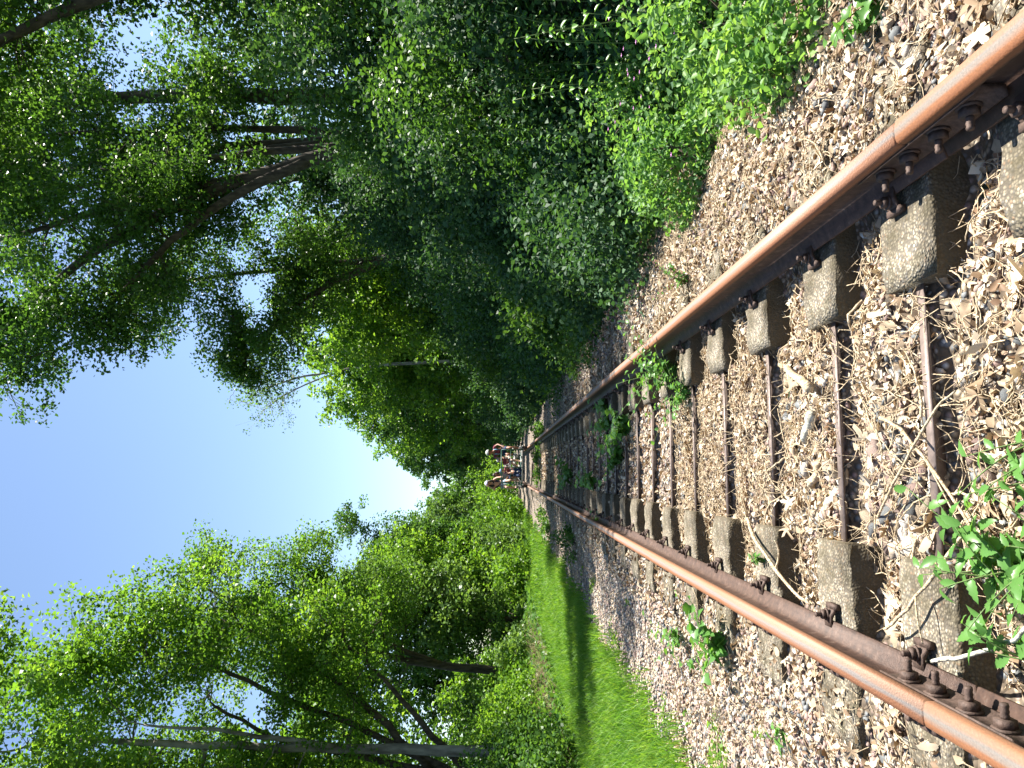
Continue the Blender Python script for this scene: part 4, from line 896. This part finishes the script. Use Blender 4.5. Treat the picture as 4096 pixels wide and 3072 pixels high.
weed(-.38, 1.80, 'green toothed-leaf weed in the very foreground at the bottom of the picture', 13, 'toothed', .07, 501, hgt=(.14, .3), spread=.7, per=(6, 10))
weed(-.30, 1.60, 'second foreground weed at the right edge of the picture beside the toothed one', 7, 'toothed', .07, 502, hgt=(.12, .28), spread=.6, per=(6, 10))
weed(-.58, 1.72, 'foreground toothed weed closest to the left rail joint', 8, 'toothed', .065, 519, hgt=(.12, .24), spread=.7, per=(6, 10))
weed(-.1, 1.72, 'foreground toothed weed highest up the right edge of the picture', 6, 'toothed', .06, 520, hgt=(.12, .22), spread=.8, per=(5, 9))
weed(-1.1, 4.2, 'broad-leaved green weed growing against the outside of the left rail', 12, 'lobed', .085, 503, hgt=(.1, .26), spread=.95, per=(5, 8))
weed(-1.35, 3.55, 'single dark toothed leaf cluster standing on the left gravel', 2, 'toothed', .09, 504, hgt=(.05, .1), per=(3, 5))
weed(-1.3, 5.4, 'loose pale green weed outside the left rail beyond the broad-leaved one', 8, 'round', .06, 505, hgt=(.1, .25), spread=1.2)
weed(.56, 5.35, 'bright round-leaved seedling bush against the inside of the right rail', 30, 'round', .055, 506, hgt=(.15, .5), spread=.6, per=(7, 11))
weed(.36, 5.0, 'trailing round-leaved weed sprawling from the bush by the right rail', 16, 'round', .05, 507, hgt=(.1, .3), spread=1.2, per=(6, 9))
weed(1.08, 4.75, 'low small-leaved sprig with dark stalks just outside the right rail', 12, 'round', .03, 508, hgt=(.1, .24), spread=.8, per=(7, 12), red=True)
weed(.28, 7.4, 'broad pale-leaved weed in the shaded track', 18, 'lobed', .10, 509, hgt=(.1, .3), spread=1.0)
weed(.02, 7.9, 'spreading weed left of the pale-leaved one in the shaded track', 18, 'round', .09, 510, hgt=(.1, .28), spread=1.1)
weed(.45, 8.7, 'farther broad-leaved weed near the inside of the right rail', 16, 'lobed', .11, 511, hgt=(.12, .3), spread=1.1)
weed(-.3, 9.9, 'single small weed near the middle of the track in shade', 8, 'lobed', .1, 512, hgt=(.1, .25), spread=1.0)
weed(-.25, 13.2, 'weed clump in the middle of the shaded track', 10, 'lobed', .13, 513, hgt=(.12, .3), spread=1.2)
weed(-.72, 9.2, 'small dark weed against the inside of the left rail', 7, 'round', .06, 514, hgt=(.1, .22))
weed(1.36, 2.3, 'green trefoil sprig at the upper right corner of the picture', 8, 'lobed', .06, 515, hgt=(.08, .2), spread=.9)
weed(1.55, 2.25, 'small leafy seedling beside the trefoil sprig', 6, 'round', .045, 516, hgt=(.06, .14), spread=.9)
weed(.62, 2.85, 'tiny red-stemmed cranesbill in the shade of the right rail', 7, 'round', .022, 517, hgt=(.03, .08), spread=1.2, red=True)
weed(-.55, 3.5, 'little green seedling on the second left sleeper block', 4, 'toothed', .035, 518, hgt=(.03, .06), z0=0.0)
M['pink'] = simple('pink_petal', (0.55, 0.2, 0.5), .6)
for i, (x, y, z, lab) in enumerate([(2.1, 4.1, .5, 'small pink flowers dotted over the sunlit herb patch'), (-.6, 6.9, .08, 'lone tiny pink flower between the rails in the shade'), (.66, 2.86, .03, 'tiny purple flower under the right rail')]):
    r_ = empty('pink_flower', (x, y, g1(x, y)), lab, 'flower')
    for q in range([26, 1, 1][i]):
        c = np.array([R.normal(0, .22), R.normal(0, .35), z + R.normal(0, .05)]) if i == 0 else np.array([0, 0, z]); g_ = Geo()
        for a in range(5):
            an = a * 1.2566; d = np.array([math.cos(an), math.sin(an), .3]); s_ = .008
            g_.raw([c, c + d * s_ + np.array([-d[1], d[0], 0]) * s_ * .5, c + d * s_ * 1.7, c + d * s_ - np.array([-d[1], d[0], 0]) * s_ * .5], [[0, 1, 2, 3]])
        g_.build('petals', M['pink'], r_)

# ------------------------------------------------------------------ the rail cart and its riders
def paint(name, c, rough=.6): return simple(name, c, rough, .12, 12)
M['green_paint'] = paint('green_paint', (0.015, 0.10, 0.07), .4); M['alu'] = paint('pale_metal', (0.45, 0.45, 0.43), .45); M['slat'] = paint('grey_slat', (0.5, 0.5, 0.5), .6)
M['black'] = paint('black_rubber', (0.018, 0.018, 0.02), .6); M['navy'] = paint('navy_cloth', (0.015, 0.035, 0.10), .8)
M['maroon'] = simple('maroon_print_cloth', (0.20, 0.035, 0.06), .85, .6, 25); M['pinkc'] = paint('pink_cloth', (0.45, 0.15, 0.22), .85); M['denim'] = paint('pale_denim', (0.42, 0.52, 0.66), .85)
M['darkshirt'] = paint('dark_blue_cloth', (0.02, 0.025, 0.05), .85); M['white'] = paint('white_cloth', (0.72, 0.70, 0.66), .8); M['lilac'] = paint('lilac_cap', (0.55, 0.52, 0.72), .8)
M['greycap'] = paint('grey_cap', (0.45, 0.46, 0.45), .8); M['bluecap'] = paint('blue_cap', (0.25, 0.32, 0.50), .8); M['greyshirt'] = paint('grey_cloth', (0.32, 0.34, 0.33), .85)
M['skin'] = paint('skin', (0.50, 0.29, 0.20), .55); M['skin_tan'] = paint('tanned_skin', (0.28, 0.13, 0.08), .55); M['hair'] = paint('dark_hair', (0.03, 0.018, 0.012), .6)
M['lip'] = paint('lips', (0.35, 0.1, 0.09), .5); M['orange'] = paint('orange_cloth', (0.5, 0.14, 0.08), .85); M['bluepack'] = paint('blue_strap', (0.12, 0.3, 0.42), .7)

CY = 29.2; RT = 0.16
cart = empty('rail_cart', (0, CY, RT), 'green pedal rail cart with slatted bench coming along the track', 'rail cart')
def P_(name, mat, fn, parent=None, sm=False):
    g_ = Geo(); fn(g_); return g_.build(name, mat, parent or cart, sm)
def wheel(g_, x, y, r=.16):
    g_.tube([(x - .045, y, r), (x + .045, y, r)], [r, r], 20); g_.tube([(x - .06, y, r), (x - .045, y, r)] if x > 0 else [(x + .045, y, r), (x + .06, y, r)], [r * 1.14, r * 1.14], 20)
for x in (-RX, RX):
    for y in (0, 1.5):
        wh = P_('wheel', M['black'], lambda q: wheel(q, x, y)); P_('hub', M['alu'], lambda q: q.tube([(x - .07, y, .16), (x + .07, y, .16)], .035, 10), wh)
P_('frame', M['green_paint'], lambda q: [q.tube([(x, -.15, .2), (x, 1.7, .2)], .03, 6) for x in (-.72, .72)] + [q.tube([(-.75, y, .2), (.75, y, .2)], .03, 6) for y in (.1, 1.45)])
P_('footboard', M['alu'], lambda q: [q.box((0, -.12, .2), (1.26, .05, .045)), q.tube([(.6, -.12, .22), (.35, .1, .42)], .012, 5), q.tube([(-.6, -.12, .22), (-.35, .1, .42)], .012, 5)])
P_('guard_rail', M['green_paint'], lambda q: [q.tube([(-.62, -.16, 1.0), (.66, -.16, 1.0)], .02, 8), q.tube([(-.62, -.16, .64), (.62, -.16, .64)], .012, 6), q.tube([(-.02, -.16, .16), (-.02, -.16, 1.0)], .016, 6), q.tube([(-.6, -.16, .2), (-.6, -.16, 1.0)], .014, 6), q.tube([(.66, -.16, .2), (.66, -.16, 1.0)], .014, 6)])
bench = P_('bench', M['green_paint'], lambda q: [q.tube([(x, .25, .2), (x, .25, .52)], .016, 6) for x in (-.45, .45)] + [q.tube([(x, .7, .2), (x, .8, .9)], .016, 6) for x in (-.45, .45)])
for i in range(4): P_('seat_slat', M['slat'], lambda q: q.box((0, .22 + i * .125, .54), (1.05, .11, .025)), bench)
P_('seat_slat', M['alu'], lambda q: q.box((0, .145, .47), (1.05, .025, .11)), bench)
for i in range(2): P_('back_slat', M['slat'], lambda q: q.box((0, .76 + .02 * i, .68 + i * .13), (1.05, .025, .11)), bench)
for s in (-1, 1):
    bf = P_('bike_frame', M['green_paint'], lambda q: [q.tube([(s * .66, -.05, .2), (s * .66, .05, .92)], .018, 6), q.tube([(s * .66, .25, .3), (s * .66, .58, .88)], .018, 6), q.tube([(s * .66, .03, .72), (s * .66, .3, .36)], .018, 6), q.tube([(s * .66, .05, .85), (s * .66, .5, .74)], .016, 6)])
    P_('handlebar', M['black'], lambda q: q.tube([(s * .66 - .24, .14, .98), (s * .66 - .12, .02, .96), (s * .66 + .12, .02, .96), (s * .66 + .24, .14, .98)], .014, 6), bf)
    P_('saddle', M['black'], lambda q: q.ell((s * .66, .6, .9), (.09, .14, .035)), bf)
    P_('crank', M['alu'], lambda q: [q.tube([(s * .66 - .09, .25, .36), (s * .66 + .09, .25, .36)], .012, 6), q.tube([(s * .66 - .09, .25, .36), (s * .66 - .09, .2, .22)], .01, 5), q.tube([(s * .66 + .09, .25, .36), (s * .66 + .09, .3, .5)], .01, 5), q.tube([(s * .66 - .008, .25, .36), (s * .66 + .008, .25, .36)], .09, 16)], bf)
    for d, z in ((-1, .22), (1, .5)): P_('pedal', M['black'], lambda q: q.box((s * .66 + d * .14, .25 - d * -.05 - .05, z), (.09, .07, .02)), bf)
    P_('reflector', M['white'], lambda q: q.tube([(s * .70, -.07, .55), (s * .70, -.085, .55)], .03, 10), bf)

def skin(name, joints, edges, mat, parent, sub=1, root=0):
    """one continuous surface grown round a skeleton: joints = [(x,y,z,r) or (x,y,z,rx,ry)]"""
    me = bpy.data.meshes.new(name); me.from_pydata([j[:3] for j in joints], edges, []); o = bpy.data.objects.new(name, me); COL.objects.link(o)
    md = o.modifiers.new('skin', 'SKIN'); md.use_smooth_shade = True
    if not me.skin_vertices: me.skin_vertices.new() if hasattr(me.skin_vertices, 'new') else None
    for i, j in enumerate(joints):
        sv = me.skin_vertices[0].data[i]; sv.radius = (j[3], j[4] if len(j) > 4 else j[3]); sv.use_root = (i == root)
    s2 = o.modifiers.new('sub', 'SUBSURF'); s2.levels = sub; s2.render_levels = sub
    dg = bpy.context.evaluated_depsgraph_get(); em = bpy.data.meshes.new_from_object(o.evaluated_get(dg)); em.name = name
    bpy.data.objects.remove(o); bpy.data.meshes.remove(me); em.materials.clear(); em.materials.append(mat)
    r_ = bpy.data.objects.new(name, em); COL.objects.link(r_); r_.parent = parent; return r_

def person(label, loc, J, sk, k, top, topm, sleeves, bottom_m, bottom_len, shoe, cap, hairm, longhair=False, strap=None, glasses=False):
    """J: world-metre joints relative to loc; k: size factor"""
    root = empty('person', loc, label, 'person', 'riders on the rail cart'); V = lambda n: np.array(J[n], float)
    pel, ch, nk, hd = V('pelvis'), V('chest'), V('neck'), V('head'); jt = []; ed = []
    def a(p, r, par=None, r2=None):
        jt.append((*p, r) if r2 is None else (*p, r, r2)); 
        if par is not None: ed.append((par, len(jt) - 1))
        return len(jt) - 1
    i0 = a(pel, .13 * k, None, .10 * k); i1 = a((pel * .5 + ch * .5), .115 * k, i0, .09 * k); i2 = a(ch, .13 * k, i1, .095 * k); i3 = a(nk, .052 * k, i2); i3b = a(nk * .5 + hd * .5 , .06 * k, i3); i4 = a(hd, .082 * k, i3b, .095 * k); a(hd + np.array([0, 0, .07 * k]), .07 * k, i4)
    a(hd + np.array([0, -.105 * k, -.01]), .016 * k, i4)        # nose
    for s in (-1, 1): a(hd + np.array([s * .088 * k, 0, -.01]), .02 * k, i4)   # ears
    arms = {}; legs = {}
    for s, n in ((-1, 'l'), (1, 'r')):
        sh = V('sh' + n); i5 = a(sh, .05 * k, i2); i6 = a(V('el' + n), .036 * k, i5); i7 = a(V('ha' + n), .024 * k, i6)
        hdv = V('ha' + n) - V('el' + n); hdv /= np.linalg.norm(hdv); pl = V('ha' + n) + hdv * .05 * k; i8 = a(pl, .03 * k, i7, .018 * k); sd = np.cross(hdv, [0, 1.0, .2]); sd /= np.linalg.norm(sd)
        for q in range(4): f1 = pl + hdv * .045 * k + sd * (q - 1.5) * .018 * k; f_ = a(f1, .009 * k, i8); a(f1 + (hdv * .5 + np.array([0, -.35, -.5])) * .04 * k * (1, 1.15, 1.1, .85)[q], .008 * k, f_)
        th = a(V('ha' + n) + hdv * .04 * k + sd * .04 * k, .01 * k, i8); a(V('ha' + n) + hdv * .075 * k + sd * .055 * k, .009 * k, th)
        hp = V('hip' + n); j5 = a(hp, .085 * k, i0); j6 = a(V('kn' + n), .055 * k, j5); mid = V('kn' + n) * .6 + V('an' + n) * .4; j6b = a(mid, .053 * k, j6); j7 = a(V('an' + n), .034 * k, j6b); a(V('an' + n) + np.array([0, -.1 * k, -.05 * k]), .034 * k, j7, .026 * k)
    skin('body', jt, ed, sk, root)
    skin('shirt', [(*pel, .135 * k, .108 * k), (*(pel * .5 + ch * .5), .128 * k, .105 * k), (*ch, .145 * k, .112 * k), (*(V('shl') * (1 - sleeves * .8) + V('ell') * sleeves * .8), .05 * k), (*(V('shr') * (1 - sleeves * .8) + V('elr') * sleeves * .8), .05 * k), (*V('shl'), .062 * k), (*V('shr'), .062 * k), (*(ch * .25 + nk * .75), .07 * k)],
         [(0, 1), (1, 2), (2, 5), (5, 3), (2, 6), (6, 4), (2, 7)], topm, root)
    skin('shorts', [(*pel, .145 * k, .115 * k), (*V('hipl'), .098 * k), (*V('hipr'), .098 * k), (*(V('hipl') * (1 - bottom_len) + V('knl') * bottom_len), .082 * k), (*(V('hipr') * (1 - bottom_len) + V('knr') * bottom_len), .082 * k)], [(0, 1), (0, 2), (1, 3), (2, 4)], bottom_m, root)
    for n in 'lr':
        g_ = Geo(); c = V('an' + n) + np.array([0, -.06 * k, -.06 * k]); g_.ell(c, (.045 * k, .125 * k, .04 * k)); g_.ell(V('an' + n) + np.array([0, 0, -.03 * k]), (.042 * k, .05 * k, .045 * k)); g_.build('shoe', shoe, root, True)
        g_ = Geo(); g_.ell(hd + np.array([(.033 if n == 'r' else -.033) * k, -.088 * k, .012 * k]), (.016 * k, .008 * k, .009 * k), 8, 5); g_.build('sunglass_lens' if glasses else 'eye', M['black'], root)
    g_ = Geo(); g_.ell(hd + np.array([0, -.092 * k, -.052 * k]), (.026 * k, .008 * k, .008 * k), 8, 5); g_.build('mouth', M['lip'], root)
    g_ = Geo(); g_.ell(hd + np.array([0, .02 * k, .035 * k]), (.098 * k, .108 * k, .1 * k), 12, 8)
    if longhair:
        for s in (-1, 1): g_.tube(bez(hd + np.array([s * .08, .01, 0]) * k, hd + np.array([s * .11, -.02, -.12]) * k, hd + np.array([s * .09, -.06, -.24]) * k, 5), [.04 * k, .05 * k, .05 * k, .04 * k, .02 * k], 7)
    g_.build('hair', hairm, root, True)
    if cap is not None:
        g_ = Geo(); V_ = []; nu, nv = 14, 5
        for i in range(nv + 1):
            for j in range(nu): t = i / nv * math.pi / 2 * 1.05; V_.append([math.sin(t) * math.cos(j / nu * 6.2832) * .112 * k, math.sin(t) * math.sin(j / nu * 6.2832) * .125 * k, math.cos(t) * .105 * k + .045 * k])
        q = np.array([[i * nu + j, (i + 1) * nu + j, (i + 1) * nu + (j + 1) % nu, i * nu + (j + 1) % nu] for i in range(nv) for j in range(nu)]); g_.v.append(np.array(V_) + hd); g_.q.append(q); g_.n = len(V_)
        g_.box(hd + np.array([0, -.16, .045]) * k, np.array([.15, .12, .012]) * k); g_.build('cap', cap, root, True)
    if strap is not None:
        g_ = Geo()
        for s in (-1, 1): g_.tube([ch + np.array([s * .08, -.12, -.14]) * k, ch + np.array([s * .085, -.13, .0]) * k, ch + np.array([s * .08, -.04, .11]) * k], .022 * k, 5)
        g_.build('strap', strap, root, True)
    return root

person('woman pedaller in lilac cap and dark top, one hand raised to her cap', (-.66, CY, RT),
       dict(pelvis=(.02, .56, .97), chest=(0, .45, 1.22), neck=(.0, .4, 1.38), head=(.02, .37, 1.51), shl=(-.16, .42, 1.31), ell=(-.24, .2, 1.24), hal=(-.09, .24, 1.49), shr=(.16, .42, 1.31), elr=(.25, .2, 1.17), har=(.27, -.08, 1.03),
            hipl=(-.08, .52, .93), knl=(-.13, .15, .80), anl=(-.14, .22, .46), hipr=(.1, .52, .93), knr=(.14, .16, .66), anr=(.15, .2, .32)), M['skin'], 1.0, 0, M['darkshirt'], .05, M['denim'], .55, M['black'], M['lilac'], M['hair'], True, glasses=True)
person('man pedaller in grey cap and maroon shirt with blue pack straps', (.60, CY, RT),
       dict(pelvis=(.04, .56, .95), chest=(-.01, .45, 1.2), neck=(-.03, .39, 1.35), head=(-.04, .35, 1.47), shl=(-.2, .42, 1.28), ell=(-.27, .18, 1.1), hal=(-.26, -.02, .98), shr=(.17, .42, 1.29), elr=(.28, .2, 1.14), har=(.2, .0, .98),
            hipl=(-.06, .52, .92), knl=(-.12, .14, .74), anl=(-.12, .22, .48), hipr=(.12, .52, .92), knr=(.15, .18, .66), anr=(.12, .2, .31)), M['skin_tan'], 1.04, 0, M['maroon'], .75, M['navy'], .72, M['greyshirt'], M['greycap'], M['hair'], strap=M['bluepack'])
person('child on the bench in a red shirt and white shorts with bare legs hanging down', (.22, CY, RT),
       dict(pelvis=(0, .42, .62), chest=(.02, .4, .84), neck=(.03, .37, .98), head=(.04, .34, 1.08), shl=(-.1, .38, .91), ell=(-.16, .22, .78), hal=(-.12, .08, .68), shr=(.14, .38, .91), elr=(.2, .22, .8), har=(.14, .06, .7),
            hipl=(-.06, .4, .62), knl=(-.09, .06, .6), anl=(-.2, -.02, .36), hipr=(.06, .4, .62), knr=(.05, .06, .6), anr=(.0, -.06, .28)), M['skin'], .78, 0, M['maroon'], .6, M['white'], .7, M['white'], M['greycap'], M['hair'])
person('small child on the bench in a blue cap, middle of the cart, feet pulled up', (-.12, CY, RT),
       dict(pelvis=(0, .42, .60), chest=(.0, .38, .78), neck=(-.02, .34, .90), head=(-.03, .3, .99), shl=(-.1, .36, .85), ell=(-.14, .2, .74), hal=(-.1, .06, .66), shr=(.1, .36, .85), elr=(.16, .2, .74), har=(.1, .06, .66),
            hipl=(-.05, .4, .6), knl=(-.06, .12, .58), anl=(-.06, .04, .42), hipr=(.05, .4, .6), knr=(.07, .12, .58), anr=(.08, .04, .42)), M['skin'], .7, 0, M['maroon'], .6, M['greyshirt'], .7, M['white'], M['bluecap'], M['hair'])
person('dark-haired person in a grey shirt on the bench beside the pedalling woman', (-.33, CY, RT),
       dict(pelvis=(0, .55, .64), chest=(.0, .55, .92), neck=(.0, .55, 1.1), head=(.02, .54, 1.23), shl=(-.16, .55, 1.02), ell=(-.2, .38, .84), hal=(-.08, .2, .76), shr=(.16, .55, 1.02), elr=(.2, .38, .84), har=(.1, .2, .76),
            hipl=(-.08, .5, .64), knl=(-.08, .1, .62), anl=(-.08, .06, .34), hipr=(.07, .5, .64), knr=(.07, .1, .62), anr=(.07, .06, .34)), M['skin_tan'], .88, 0, M['greyshirt'], .55, M['navy'], .9, M['black'], None, M['hair'], True)
# the dark blue jacket slung over the front of the bench
Rj = np.random.default_rng(5); nx, nz = 12, 10; V = []
for i in range(nz):
    for j in range(nx):
        u, t = j / (nx - 1), i / (nz - 1); V.append([-.20 + (u - .5) * (.27 + .1 * math.sin(t * 3)), .0 - .05 * math.sin(u * 14) * (.4 + t) + .03 * math.sin(t * 9) - .08 * t, 0.52 - t * .38 + .03 * math.sin(u * 9)])
V = np.array(V); V2 = V + np.array([0, .05, 0]); q = [[i * nx + j, i * nx + j + 1, (i + 1) * nx + j + 1, (i + 1) * nx + j] for i in range(nz - 1) for j in range(nx - 1)]; n0 = nx * nz
rim = [i for i in range(nx)] + [i * nx + nx - 1 for i in range(1, nz)] + [(nz - 1) * nx + j for j in range(nx - 2, -1, -1)] + [i * nx for i in range(nz - 2, 0, -1)]
F = q + [[a + n0 for a in f[::-1]] for f in q] + [[rim[(i + 1) % len(rim)], rim[i], rim[i] + n0, rim[(i + 1) % len(rim)] + n0] for i in range(len(rim))]
jk = add_mesh('jacket', np.concatenate([V, V2]), np.array(F), M['navy'], smooth_sh=True); jk.location = (0, CY, RT); tag(jk, 'dark navy jacket hanging over the front of the cart bench', 'jacket')
